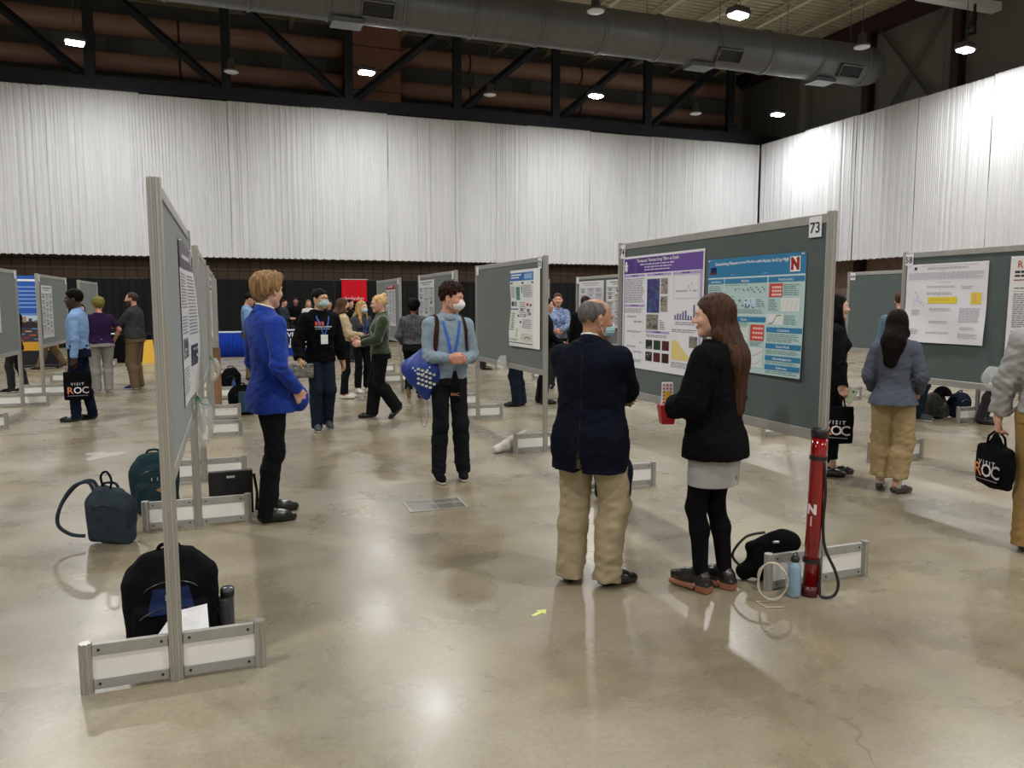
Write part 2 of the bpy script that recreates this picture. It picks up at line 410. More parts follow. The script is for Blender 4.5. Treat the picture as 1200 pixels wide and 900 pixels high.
x = -14.0; k = 0
while x < 24:
    drape('black_drape', 2.98, .02, 2.52, BLKDR, 'black floor length curtain along the back of the hall', 'curtain', 'black curtains along the back', (x, 31.6, 0), 0, 90+k, .06, 0, .035, 4)
    x += 3.0; k += 1
# ---------------------------------------------------------------- smooth implicit shapes -> continuous surfaces (surface nets)
def smin(a, b, k):
    if k <= 0: return np.minimum(a, b)
    h = np.maximum(k-np.abs(a-b), 0)/k
    return np.minimum(a, b)-h*h*k*.25
class Field:
    def __init__(s, lo, hi, h, zaxis=None):
        s.ax = [np.arange(lo[i], hi[i]+h, h, dtype=np.float32) for i in range(3)]
        if zaxis is not None: s.ax[2] = np.array(zaxis, np.float32)
        s.D = np.full([len(a) for a in s.ax], .2, np.float32); s.h = h
    def box(s, lo, hi, mg):
        sl = []
        for i in range(3):
            a = s.ax[i]; i0 = int(np.searchsorted(a, lo[i]-mg)); i1 = int(np.searchsorted(a, hi[i]+mg))
            sl.append(slice(max(0, i0-1), min(len(a), i1+1)))
        return tuple(sl)
    def xyz(s, sl): return (s.ax[0][sl[0]][:,None,None], s.ax[1][sl[1]][None,:,None], s.ax[2][sl[2]][None,None,:])
    def put(s, sl, d, k, op):
        A = s.D[sl]
        if A.size == 0: return
        if op == 'add': s.D[sl] = smin(A, d, k)
        elif op == 'sub': s.D[sl] = -smin(-A, d, k)
    def cone(s, a, b, ra, rb, k=.02, flat=None, op='add'):
        a = np.array(a, float); b = np.array(b, float); m = max(ra, rb)
        ff = 1.0
        if flat is not None:
            fv = np.array(flat[0], float); fv /= np.linalg.norm(fv); ff = flat[1]
        mx = m*max(1, ff)
        sl = s.box(np.minimum(a, b)-mx, np.maximum(a, b)+mx, k+.03); x, y, z = s.xyz(sl)
        px, py, pz = x-a[0], y-a[1], z-a[2]; ba = b-a
        if flat is not None:
            q = px*fv[0]+py*fv[1]+pz*fv[2]; g = (1/ff-1)
            px = px+q*fv[0]*g; py = py+q*fv[1]*g; pz = pz+q*fv[2]*g
            ba = ba+fv*(ba@fv)*g
        L = ba@ba+1e-12; t = np.clip((px*ba[0]+py*ba[1]+pz*ba[2])/L, 0, 1)
        d = np.sqrt((px-ba[0]*t)**2+(py-ba[1]*t)**2+(pz-ba[2]*t)**2)-(ra+(rb-ra)*t)
        s.put(sl, (d*min(1, ff)).astype(np.float32), k, op); return s
    def ell(s, c, r, R=None, k=.02, op='add', e=2.0):
        c = np.array(c, float); m = max(r)*1.05
        sl = s.box(c-m, c+m, k+.03); x, y, z = s.xyz(sl); px, py, pz = x-c[0], y-c[1], z-c[2]
        if R is not None:
            R = np.array(R, float); px, py, pz = (px*R[0,i]+py*R[1,i]+pz*R[2,i] for i in range(3))
        if e == 2.0:
            k0 = np.sqrt((px/r[0])**2+(py/r[1])**2+(pz/r[2])**2)+1e-9
            k1 = np.sqrt((px/r[0]**2)**2+(py/r[1]**2)**2+(pz/r[2]**2)**2)+1e-9
            d = k0*(k0-1)/k1
        else:
            k0 = (np.abs(px/r[0])**e+np.abs(py/r[1])**e+np.abs(pz/r[2])**e)**(1/e); d = (k0-1)*min(r)
        s.put(sl, d.astype(np.float32), k, op); return s
    def rbox(s, c, hb, rr=.02, R=None, k=.01, op='add'):
        c = np.array(c, float); m = float(np.linalg.norm(hb))
        sl = s.box(c-m, c+m, k+.03); x, y, z = s.xyz(sl); px, py, pz = x-c[0], y-c[1], z-c[2]
        if R is not None:
            R = np.array(R, float); px, py, pz = (px*R[0,i]+py*R[1,i]+pz*R[2,i] for i in range(3))
        qx, qy, qz = np.abs(px)-hb[0]+rr, np.abs(py)-hb[1]+rr, np.abs(pz)-hb[2]+rr
        d = np.sqrt(np.maximum(qx,0)**2+np.maximum(qy,0)**2+np.maximum(qz,0)**2)+np.minimum(np.maximum(qx, np.maximum(qy, qz)), 0)-rr
        s.put(sl, d.astype(np.float32), k, op); return s
    def profile(s, st, spine, k=.03, n=2.4, inf=0, zlo=None, zhi=None, twist=None, op='add'):
        # stack of super-ellipse sections: st rows (z, half width, half depth, y centre)
        st = np.array(st, float); z0, z1 = st[0,0], st[-1,0]
        if zlo is not None: z0 = zlo
        if zhi is not None: z1 = zhi
        zs = s.ax[2]; i0 = max(0, int(np.searchsorted(zs, z0-.08))); i1 = min(len(zs), int(np.searchsorted(zs, z1+.08)))
        if i1 <= i0: return s
        sl = (slice(0, len(s.ax[0])), slice(0, len(s.ax[1])), slice(i0, i1)); x, y, z = s.xyz(sl); zz = np.clip(zs[i0:i1], st[0,0], st[-1,0])
        def it(c):   # smooth interpolation
            f = np.interp(zz, st[:,0], st[:,c]); g = np.interp(zz+.02, st[:,0], st[:,c]); h_ = np.interp(zz-.02, st[:,0], st[:,c])
            return (f+g+h_)/3
        w_, d_, cy = it(1)+inf, it(2)+inf, it(3)
        sx, sy = spine(zs[i0:i1]); tw = twist(zs[i0:i1]) if twist else 0*zz
        px = x-sx[None,None,:]; py = y-sy[None,None,:]; ca, sa = np.cos(tw)[None,None,:], np.sin(tw)[None,None,:]
        px, py = px*ca+py*sa, -px*sa+py*ca
        py = py-cy[None,None,:]
        q = ((np.abs(px)/w_)**n+(np.abs(py)/d_)**n)**(1/n)
        rr = np.sqrt(px**2+py**2)+1e-6
        d = rr*(1-1/np.maximum(q, .02)); d = np.where(q < 1, np.maximum(d, -.08), d)
        dz = np.maximum(z0-z, z-z1); d = np.where(dz > 0, np.sqrt(np.maximum(d, 0)**2+dz**2)*1.0+np.minimum(d, 0)*0, np.maximum(d, dz))
        s.put(sl, d.astype(np.float32), k, op); return s
    def clip(s, fn, k=0):       # keep where fn(x,y,z) < 0
        x, y, z = s.xyz((slice(None),)*3); d = np.broadcast_to(fn(x, y, z), s.D.shape)
        s.D = -smin(-s.D, -d.astype(np.float32), k) if k else np.maximum(s.D, d).astype(np.float32); return s
    def disp(s, fn):
        x, y, z = s.xyz((slice(None),)*3); s.D = (s.D+fn(x, y, z)).astype(np.float32); return s
    def mesh(s):
        D = s.D
        D = np.pad(D, 1, constant_values=.2); ax = [np.concatenate([[a[0]-s.h], a, [a[-1]+s.h]]) for a in s.ax]
        S = D < 0; nx, ny, nz = D.shape
        cnt = np.zeros((nx-1, ny-1, nz-1), np.int8)
        for i in (0,1):
            for j in (0,1):
                for k in (0,1): cnt += S[i:nx-1+i, j:ny-1+j, k:nz-1+k]
        I, J, K = np.nonzero((cnt > 0) & (cnt < 8)); n = len(I)
        if n == 0: return np.zeros((0,3)), np.zeros((0,4), int)
        P = np.zeros((n, 3)); C = np.zeros(n)
        cs = [(i,j,k) for i in (0,1) for j in (0,1) for k in (0,1)]
        V = {c: D[I+c[0], J+c[1], K+c[2]] for c in cs}
        for c in cs:
            for a in range(3):
                if c[a]: continue
                e = list(c); e[a] = 1; e = tuple(e); va, vb = V[c], V[e]; mk = (va < 0) != (vb < 0)
                t = np.where(mk, va/np.where(mk, va-vb, 1), 0)
                for q in range(3): P[:, q] += np.where(mk, c[q]+(t if q == a else 0), 0)
                C += mk
        P /= C[:, None]; idx = np.full(cnt.shape, -1, np.int64); idx[I, J, K] = np.arange(n)
        X = np.stack([np.interp(P[:, q]+(I, J, K)[q], np.arange(len(ax[q])), ax[q]) for q in range(3)], 1)
        F = []
        for a in range(3):
            sa = [slice(1, -1)]*3; sa[a] = slice(0, -1); sb = [slice(1, -1)]*3; sb[a] = slice(1, None)
            A, B = S[tuple(sa)], S[tuple(sb)]; ii = np.array(np.nonzero(A != B))
            inside = A[tuple(ii)]
            base = ii.copy()
            for q in range(3):
                if q != a: base[q] += 1
            b_, c_ = (a+1) % 3, (a+2) % 3
            def g(db, dc):
                t = base.copy(); t[b_] -= db; t[c_] -= dc; return idx[t[0], t[1], t[2]]
            q4 = np.stack([g(1,1), g(0,1), g(0,0), g(1,0)], 1)
            q4[~inside] = q4[~inside][:, ::-1]; F.append(q4)
        return X, np.concatenate(F)
def relax(X, F, it, lam=.5):
    if it <= 0 or len(X) == 0: return X
    e = np.concatenate([F[:, [0,1]], F[:, [1,2]], F[:, [2,3]], F[:, [3,0]]]); n = len(X)
    a, b = np.concatenate([e[:,0], e[:,1]]), np.concatenate([e[:,1], e[:,0]]); cnt = np.bincount(a, minlength=n)[:, None]+1e-9
    for _ in range(it):
        S = np.stack([np.bincount(a, weights=X[b, q], minlength=n) for q in range(3)], 1)/cnt
        X = X+lam*(S-X)
    return X
def np_mesh(name, X, F, mats, parent=None, zone=None, smooth=True, drop=None):
    if drop is not None:
        c = X[F].mean(1); F = F[~drop(c)]
    me = bpy.data.meshes.new(name); me.vertices.add(len(X)); me.vertices.foreach_set('co', X.astype(np.float32).ravel())
    me.loops.add(F.size); me.loops.foreach_set('vertex_index', F.astype(np.int32).ravel())
    me.polygons.add(len(F)); me.polygons.foreach_set('loop_start', np.arange(0, F.size, 4, dtype=np.int32)); me.polygons.foreach_set('loop_total', np.full(len(F), 4, np.int32))
    if not isinstance(mats, (list, tuple)): mats = [mats]
    for m in mats: me.materials.append(m)
    if zone is not None: me.polygons.foreach_set('material_index', zone(X[F].mean(1)).astype(np.int32))
    me.polygons.foreach_set('use_smooth', np.full(len(F), smooth)); me.update(calc_edges=True)
    return link(name, me, parent)
def fnoise(x, y, z, s, seed=0):     # cheap smooth pseudo-noise
    a = seed*1.7
    return (np.sin(x*s+a+1.3*np.sin(y*s*.7+a))*np.sin(y*s*1.1+2+a+1.1*np.sin(z*s*.8))*np.sin(z*s*.9+4+a+1.2*np.sin(x*s*.6)))
# ---------------------------------------------------------------- display boards
def grooved(t): return .78 if math.cos(8*t) > .45 else 1.0
BOARD_W, BOARD_H, PAN_Z = 2.5, 2.125, .83
def board_foot(parent):
    for y in (-.345, .345): MB().tube([(0, y, 0), (0, y, .215)], .026, 48, prof=grooved).build('foot_end_post', ALU, parent)
    for s in (-1, 1):
        r = MB(); r.bbox(-.011, min(s*.03, s*.32), .158, .011, max(s*.03, s*.32), .208, .002); r.bbox(-.011, min(s*.03, s*.32), .012, .011, max(s*.03, s*.32), .058, .002)
        p = MB(); p.box(-.005, min(s*.03, s*.32), .058, .005, max(s*.03, s*.32), .158); p.build('foot_panel', WHITEP, parent)
        c = r
        for yy in (.055, .295):
            for zz in (.183, .035):
                for xx in (-.013, .011): c.box(xx, s*yy-.005, zz-.005, xx+.002, s*yy+.005, zz+.005, 1)
        r.build('foot_rail', [ALU_RAIL, BLACKP], parent)
def make_board():
    t = thing('display_board', 'grey felt poster board', 'board')
    hw = BOARD_W/2
    for sx in (-1, 1):
        p = MB().tube([(sx*(hw-.03), 0, 0), (sx*(hw-.03), 0, BOARD_H)], .029, 48, prof=grooved).build('post', ALU, t)
        foot = link('foot', None, t, (sx*(hw-.03), 0, 0)); board_foot(foot)
    MB().bbox(-hw+.05, -.016, BOARD_H-.062, hw-.05, .016, BOARD_H-.008, .003).build('top_rail', ALU_RAIL, t)
    MB().bbox(-hw+.05, -.016, PAN_Z, hw-.05, .016, PAN_Z+.062, .003).build('bottom_rail', ALU_RAIL, t)
    MB().box(-hw+.05, -.009, PAN_Z+.06, hw-.05, .009, BOARD_H-.06).build('felt_panel', FELT, t)
    return t
proto = make_board(); used = False
def board(X, y0, rz, label, cards=()):
    global used
    t = proto if not used else copy_tree(proto); used = True
    t.location = (X, y0+BOARD_W/2, 0); t.rotation_euler.z = rz; t['label'] = label; t['group'] = 'poster boards standing in rows'
    for (u, txt, front) in cards:       # u in 0..1 along local x seen from the front
        sgn = -1 if front else 1
        x = -BOARD_W/2+u*BOARD_W
        M = Matrix.Translation((x, sgn*.019, BOARD_H-.02)) @ Matrix.Rotation(0 if front else PI, 4, 'Z')
        c = MB(); c.box(-.05, -.001, -.115, .05, .001, 0, 0, M)
        co = c.build('number_card', PAPER, t)
        if txt:
            v, f = text_mesh(txt, .085); g = MB(); g._add([M @ Vector((a, -.003, b-.09)) for a, b, _ in v], f, 0); g.build('card_number', INKB, co)
    return t
W_ = -PI/2; E_ = PI/2     # board fronts face west (-X) or east (+X)
bA = board(-.27, 3.45, E_, 'nearest grey poster board at left, seen almost edge on', ())
bB = board(-.27, 7.40, E_, 'second board of the left row, right behind the nearest one')
bC = board(-.27, 11.35, E_, 'third board of the left row with a small white poster', ((.03, '', True),))
bC2 = board(-.27, 15.3, E_, 'fourth board of the left row, nearly hidden behind the others')
b73 = board(3.15, 3.42, W_, 'large board with the purple and the blue research posters', ((.945, '73', True), (.03, '74', True)))
bCB = board(3.2, 7.66, W_, 'middle board with one blue headed poster near its right post', ((.94, '75', True), (.04, '', True)))
bCC = board(3.3, 11.5, W_, 'board with a black and white poster behind the masked man with backpack', ((.94, '', True), (.04, '', True)))
bCD = board(3.22, 15.3, W_, 'narrowest looking board, with a red headed poster, right of the red banner', ((.94, '', True),))
b58 = board(6.4, 3.5, W_, 'large board at the right edge with a yellow marked poster', ((.035, '58', True),))
bM2 = board(6.4, 7.6, W_, 'board hidden behind the large two poster board')
bM3 = board(6.4, 11.3, W_, 'board with grey text posters behind the older man', ((.035, '', True),))
bM4 = board(6.4, 15.2, W_, 'board just right of the middle board, mostly hidden', ((.94, '', True),))
bR = board(9.6, 7.6, W_, 'empty board numbered 44 behind the woman in a grey blazer', ((.05, '44', True),))
bR2 = board(9.6, 11.5, W_, 'board hidden behind the empty one at right')
bD = board(-3.1, 11.4, E_, 'board cut by the left edge of the photo', ((.965, '', True),))
bE = board(-3.1, 15.3, E_, 'board with a grey text poster behind the man in light blue', ((.04, '', True), (.965, '', True)))
bE2 = board(-3.1, 19.2, E_, 'farthest board of the left side row, its top edge just showing')

# ---------------------------------------------------------------- posters
def pm(h, rough=.4): return mat('print_'+h, hexc(h), rough)
class Poster:
    def __init__(s, name, label, X, y_left, ztop, W, H, face, curl=None, base='e9e9ee', group=None):
        # y_left: world Y of the poster's left edge as seen from the front
        s.W, s.H, s.curl = W, H, curl or (lambda u, v: .004)
        rz = W_ if face == 'W' else E_; off = -.011 if face == 'W' else .011
        s.t = thing('research_poster', label, 'poster', (X+off, y_left, ztop-H), rz, group)
        s.parts = {}
        g = MB(); g.grid(lambda u, v: (u*W, -s.curl(u, v), v*H), 24, 16)
        g.grid(lambda u, v: (u*W, -s.curl(u, v)+.0012, v*H), 24, 16)
        g.build('paper_sheet', pm(base, .3), s.t, True)
    def P(s, x, t, l): u, v = x, 1-t; return (u*s.W, -s.curl(u, v)-.0009*l, v*s.H)
    def q(s, part, x0, t0, x1, t1, c, l=1):
        mb, ms = s.parts.setdefault(part, (MB(), []))
        if c not in ms: ms.append(c)
        n = max(1, int((x1-x0)*10)); m = max(1, int((t1-t0)*8))
        mb.grid(lambda u, v: s.P(x0+(x1-x0)*u, t1+(t0-t1)*v, l), n, m, ms.index(c))
    def lines(s, x0, t0, x1, t1, n, c='8c8c94', part='printed_text', fill=.45, seed=1, l=2, rag=.25):
        r = random.Random(seed+int(x0*100)); dt = (t1-t0)/n
        for i in range(n):
            x = x0; xe = x1-(r.random()*rag*(x1-x0) if (i % 5 == 4) else r.random()*.04)
            while x < xe:
                w_ = min(r.uniform(.02, .06), xe-x); s.q(part, x, t0+dt*i, x+w_, t0+dt*(i+fill), c, l); x += w_+.008
    def text(s, txt, x, t, size, c='ffffff', part='title_text', l=3, align='CENTER', bold=.012):
        mb, ms = s.parts.setdefault(part, (MB(), []))
        if c not in ms: ms.append(c)
        v, f = text_mesh(txt, size, align, 1.0, bold)
        mb._add([s.P(x+a/s.W, t-b/s.H, l) for a, b, _ in v], f, ms.index(c))
    def frame(s, x0, t0, x1, t1, c='8a8a90', w_=.004, part='figure', l=2):
        s.q(part, x0, t0, x1, t0+w_*s.W/s.H, c, l); s.q(part, x0, t1-w_*s.W/s.H, x1, t1, c, l); s.q(part, x0, t0, x0+w_, t1, c, l); s.q(part, x1-w_, t0, x1, t1, c, l)
    def bars(s, x0, t0, x1, t1, n, c='5b4a8c', seed=3):
        r = random.Random(seed); s.q('figure', x0, t1-.003, x1, t1, '55555c', 2)
        for i in range(n):
            h = (t1-t0)*(.2+.8*r.random()*(i+2)/(n+1)); x = x0+(x1-x0)*(i+.3)/n; s.q('figure', x, t1-h, x+(x1-x0)*.45/n, t1, c, 3)
    def curve(s, x0, t0, x1, t1, fn, c='9a9aa2', w_=.004, n=26):
        mb, ms = s.parts.setdefault('figure', (MB(), []))
        if c not in ms: ms.append(c)
        for i in range(n):
            a, b = i/n, (i+1)/n; ta, tb = t1-(t1-t0)*fn(a), t1-(t1-t0)*fn(b); xa, xb = x0+(x1-x0)*a, x0+(x1-x0)*b
            mb._add([s.P(xa, ta+w_, 3), s.P(xb, tb+w_, 3), s.P(xb, tb-w_, 3), s.P(xa, ta-w_, 3)], [(0,1,2,3)], ms.index(c))
    def photo(s, x0, t0, x1, t1, cols, seed=2, n=6):
        r = random.Random(seed); s.q('figure', x0, t0, x1, t1, cols[0], 2)
        for i in range(n*n):
            a, b = r.random()*.86, r.random()*.86; s.q('figure', x0+(x1-x0)*a, t0+(t1-t0)*b, x0+(x1-x0)*min(1, a+r.uniform(.06,.22)), t0+(t1-t0)*min(1, b+r.uniform(.04,.16)), r.choice(cols), 3)
    def done(s):
        for k, (mb, ms) in s.parts.items(): mb.build(k, [pm(c) for c in ms], s.t)
        return s.t
def pins(p):
    for x in (.02, .98):
        b = MB(); b.lathe(0, 0, [(.006,0),(.004,.006),(.006,.012),(.001,.014)], 8, 0, Matrix.Translation((x*p.W, -p.curl(x, .98), p.H*.985)) @ Matrix.Rotation(PI/2, 4, 'X'))
        b.build('push_pin', pm('f2f2f2'), p.t)

# purple poster
p = Poster('poster', 'white research poster with a purple header on the large board at left', 3.15, 5.83, 2.0, 1.19, .915, 'W', lambda u, v: .004+.006*(1-v)*u)
V1, V2 = '4b2a83', 'b7a0d0'
p.q('header_band', .015, .02, .985, .155, V1, 1); p.q('header_band', .62, .02, .985, .155, '6a4a9c', 2); p.q('header_band', .16, .02, .2, .155, '5d3b94', 2)
p.text('Therapeutic "Nutrient Drug" Effect on Death', .46, .058, .034); 
for i, (a, b) in enumerate(((.24, .7), (.3, .64), (.3, .62))): p.lines(a, .075+i*.024, b, .075+i*.024+.012, 1, 'd8cdea', 'title_text', .9, i)
p.q('logo', .035, .045, .06, .13, 'f4f0fa', 3); p.q('logo', .025, .075, .075, .09, 'f4f0fa', 3); p.text('W', .05, .14, .05, 'f4f0fa', 'logo')
p.q('header_band', .015, .155, .03, .93, V2, 1); p.q('header_band', .96, .155, .985, .93, V2, 1)
for a, b, t in ((.03,.31,.165),(.335,.64,.165),(.66,.96,.165),(.03,.31,.43),(.33,.63,.655)): p.q('section_bar', a, t, b, t+.02, V2, 2); p.lines(a+.1, t+.004, b-.08, t+.014, 1, V1, 'section_bar', .9, 5, 3)
p.lines(.035, .2, .31, .42, 15); p.lines(.035, .465, .3, .51, 3)
for i in range(9): p.lines(.07+.09*(i % 3), .53+i*.045, .2+.1*(i % 2), .55+i*.045, 2)
p.lines(.035, .92, .3, .95, 2)
p.photo(.34, .21, .5, .5, ['3d3a78','2b2a55','4c5aa0','3f6d78','57508c'], 5, 7); p.photo(.515, .21, .6, .34, ['9a8f8a','6b5f5c','c9c0bc','42403f'], 6, 4); p.photo(.515, .36, .6, .49, ['a09890','5e5450','3f2f2c'], 7, 4)
p.photo(.335, .515, .49, .645, ['8b8277','6b655d','4c505a','a59c8e'], 8, 7); p.lines(.51, .56, .58, .65, 5)
for i, c in enumerate(('22201f','1d3b2a','5c1a18')):
    p.photo(.335+i*.105, .735, .42+i*.105, .815, [c,'c9b9c0' if i == 0 else c,'14100f'], i, 3); p.photo(.335+i*.105, .84, .42+i*.105, .92, [('22201f','5c1a22','3a1416')[i],'c9b9c0' if i == 0 else '14100f'], i+4, 3)
p.lines(.34, .69, .62, .715, 2)
p.frame(.67, .19, .95, .38, 'cfcfd4'); p.curve(.7, .22, .93, .34, lambda a: .12+.8*math.exp(-((a-.75)/.03)**2)+.5*math.exp(-((a-.6)/.03)**2)+.1*math.sin(a*30)**2)
p.bars(.68, .4, .95, .55, 9); p.lines(.7, .57, .93, .6, 2); p.lines(.66, .63, .95, .66, 2)
mb, ms = p.parts['figure']; ms.append('e6cf85')
mb._add([p.P(.66, .72, 2), p.P(.66, .88, 2), p.P(.92, .88, 2), p.P(.8, .8, 2), p.P(.72, .72, 2)], [(0,1,2,3,4)], len(ms)-1)
p.photo(.86, .68, .95, .77, ['8d867c','5b564f'], 9, 4); p.lines(.66, .9, .93, .95, 4)
pins(p); p.done()
# blue poster
def bcurl(u, v):
    return .004+.016*(1-v)**2*(1 if u > .9 else u/.9)+.008*max(0, v-.9)*10*math.sin(u*PI)
p = Poster('poster', 'teal research poster with a blue header and a red N logo on the large board', 3.15, 4.59, 1.915, .965, .74, 'W', bcurl, base='b9d6d3')
B1 = '2f7fae'
p.q('header_band', 0, 0, 1, .17, B1, 1); p.q('header_band', 0, .17, 1, .178, 'e9f2f4', 2)
p.text('Determining Pharmaceutical Binding with Humic Acid by High', .47, .06, .0295); p.text('Performance Affinity Chromatography', .47, .105, .0295)
p.lines(.27, .118, .66, .13, 1, 'cfe2ee', 'title_text', .9); p.lines(.27, .14, .66, .152, 1, 'cfe2ee', 'title_text', .9, 4)
p.q('logo', .865, .03, .955, .15, 'f4f4f4', 3); p.text('N', .91, .129, .092, 'a31d22', 'logo', 4, 'CENTER', .07)
for x_ in (.8855, .9345):
    for t_ in (.045, .123): p.q('logo', x_-.015, t_, x_+.012, t_+.013, 'a31d22', 4); p.q('logo', .03, .075, .1, .12, '27356e', 3); p.q('logo', .02, .12, .1, .14, '7b4250', 3)
for x in (.19, .655): p.q('divider', x, .178, x+.006, 1, 'e3eef0', 2)
p.q('divider', .2, .5, .655, .507, 'e3eef0', 2)
for a, b, t, s_ in ((0,.19,.185,'Introduction'),(.2,.65,.185,'Methods'),(.665,.995,.185,'Results (cont.)'),(.2,.65,.52,'Results'),(.665,.995,.6,'Conclusions'),(.665,.995,.735,'Future Work'),(.665,.995,.835,'Acknowledgements'),(.665,.995,.91,'References')):
    p.q('section_bar', a, t, b, t+.042, B1, 2); p.text(s_, (a+b)/2, t+.032, .022, 'eaf3f8', 'section_bar', 3)
TX = '7d9a99'
p.lines(.015, .245, .18, .46, 12, TX); p.lines(.21, .24, .5, .25, 1, TX); p.lines(.21, .34, .35, .35, 1, TX); p.lines(.21, .455, .64, .495, 3, TX); p.lines(.55, .37, .64, .44, 5, TX)
for i in range(6): p.lines(.22+i*.045, .275, .25+i*.045, .3, 2, '5f7476')
for i in range(8): p.q('figure', .48+i*.02, .26+.02*(i % 3), .492+i*.02, .27+.02*(i % 3), ('8a2d2d','33363a')[i % 2], 3)
for i in range(8): p.q('figure', .22+i*.035, .37+.045*(i % 2), .245+i*.035, .385+.045*(i % 2), '76898b', 3)
p.q('figure', .42, .355, .54, .445, 'c4dde6', 2); p.curve(.43, .365, .53, .44, lambda a: .05+.9*math.exp(-((a-.6)/.08)**2), '4b84c4', .006); p.q('figure', .435, .405, .447, .44, '7a1f22', 3)
p.lines(.21, .57, .36, .595, 2, TX); p.q('figure', .2, .6, .48, .86, 'd9e3e0', 2)
for i in range(4): p.q('figure', .21, .63+i*.06, .46, .633+i*.06, 'c99f9f', 3)
p.lines(.28, .565, .48, .62, 4, TX); p.lines(.5, .73, .63, .77, 4, TX); p.q('figure', .4, .78, .64, .95, 'd9e3e0', 2)
for i in range(2):
    for j in range(2): p.curve(.41+.12*i, .8+.075*j, .51+.12*i, .85+.075*j, lambda a: a*a, 'd2a09a', .003)
RD = 'd2433c'
for x0, t0, x1, t1 in ((.675,.24,.8,.35),(.5,.585,.64,.72)):
    p.q('figure', x0, t0, x1, t1, RD, 3)
    for i in range(4):
        for j in range(3): p.q('figure', x0+.028+(x1-x0-.03)*i/4, t0+.022+(t1-t0-.02)*j/3, x0+.05+(x1-x0-.03)*i/4, t0+.04+(t1-t0-.02)*j/3, 'efc5bf', 4)
p.lines(.81, .25, .96, .345, 6, TX); p.q('figure', .79, .36, .965, .47, 'e3e7e3', 2)
for i in range(4): p.curve(.8+i*.04, .37, .825+i*.04, .46, lambda a: a, 'c79a95', .003, 6)
p.lines(.675, .37, .77, .47, 7, TX); p.q('figure', .665, .49, .82, .58, 'e3e7e3', 2); p.curve(.68, .5, .8, .57, lambda a: 1/(1+math.exp(-14*(a-.5))), '5a6a70'); p.lines(.83, .5, .96, .58, 5, TX)
p.lines(.675, .655, .98, .725, 5, TX); p.lines(.675, .79, .98, .825, 3, TX); p.lines(.675, .885, .98, .905, 2, TX); p.lines(.675, .96, .98, .99, 2, TX)
pins(p); p.done()
# middle board poster
p = Poster('poster', 'research poster with a blue header and small colour figures on the middle board', 3.2, 8.72, 2.0, .93, .89, 'W', lambda u, v: .012+.02*(1-v)*(1-u)+.01*math.sin(v*9)*(1-u), base='e6e8e6')
p.q('header_band', .0, .035, .8, .14, '2467ae', 1); p.q('header_band', .5, .035, .8, .14, '3c86c4', 2)
p.lines(.05, .055, .42, .075, 1, 'f0f5fa', 'title_text', .9); p.lines(.05, .09, .36, .108, 1, 'f0f5fa', 'title_text', .9); p.lines(.5, .06, .76, .12, 3, 'bcd4ea', 'title_text', .6)
for x in (.02, .4, .73): p.q('section_bar', x, .16, x+.08, .18, '3b4a72', 2)
p.lines(.03, .21, .19, .37, 9); p.lines(.45, .2, .76, .36, 9); p.lines(.32, .42, .55, .62, 8); p.lines(.45, .64, .76, .76, 6); p.lines(.03, .56, .2, .8, 8); p.lines(.56, .5, .7, .6, 4)
p.photo(.21, .22, .34, .39, ['4f8f86','2b5a8e','7fae7c','24406a'], 4, 4); p.photo(.03, .41, .12, .47, ['2b2f36','6d737c','c6c9cf'], 5, 3); p.photo(.14, .41, .22, .47, ['8d8f95','3d4a66','c8ccd2'], 6, 3)
p.q('figure', .4, .21, .42, .3, '2e4f8e', 3); p.q('section_bar', 0, .5, .28, .52, '6c7da8', 2); p.q('figure', .56, .43, .63, .465, 'c8333c', 3)
for (x, t, c) in ((.38,.5,'33363c'),(.68,.44,'33363c'),(.6,.51,'6b2c33'),(.66,.55,'2c3340'),(.36,.66,'39424b'),(.27,.58,'39424b'),(.5,.58,'8a94a0')): p.q('figure', x, t, x+.045, t+.03, c, 3)
p.q('figure', .09, .54, .115, .76, 'a9bf84', 3); p.q('figure', .24, .76, .28, .87, 'c7cf9c', 3); p.photo(.42, .82, .76, .92, ['d8d4c4','b5763b','3b4a72','6b5a3c','e6e8e6','e6e8e6'], 8, 5)
p.q('header_band', 0, .945, .78, .955, '33405f', 2); p.lines(.02, .9, .3, .93, 2)
p.q('blank_margin', .8, 0, 1, 1, 'f3f3f1', 3)
pins(p); p.done()
# yellow-marked poster and the R poster on board 58
p = Poster('poster', 'white poster with two yellow highlighted boxes on the large right board', 6.4, 5.93, 1.995, .885, .76, 'W', lambda u, v: .006+.018*(1-v)**2+.006*math.sin(u*7+v*9)*(1-v), base='e4e3e8')
p.q('logo', .1, .035, .135, .07, '2a2a30', 3); p.lines(.2, .025, .9, .035, 1, 'a58a92'); p.lines(.27, .05, .78, .075, 2); p.lines(.44, .085, .52, .095, 1)
p.lines(.03, .115, .97, .2, 8, 'a6a6ae'); p.frame(.03, .11, .97, .205, 'c9c9ce', .002); p.lines(.4, .235, .58, .245, 1)
p.q('highlight', .3, .42, .66, .5, 'e8cf3a', 2); p.q('highlight', .6, .42, .66, .5, 'e8c81c', 3); p.q('highlight', .82, .37, .94, .51, 'e6cf45', 2); p.q('highlight', .85, .39, .89, .49, 'e5ae7a', 3); p.lines(.33, .445, .6, .47, 2, 'c9b060', 'highlight', .4, 3, 3)
for (x0, t0, x1, t1, n) in ((.28,.28,.65,.31,2),(.28,.36,.6,.4,2),(.7,.29,.86,.33,2),(.09,.58,.22,.66,5),(.33,.56,.62,.6,3),(.33,.72,.6,.76,2),(.7,.555,.95,.74,12),(.72,.79,.9,.83,3),(.05,.83,.22,.9,4),(.7,.87,.94,.93,4),(.3,.86,.6,.89,2)): p.lines(x0, t0, x1, t1, n, 'a9a9b1')
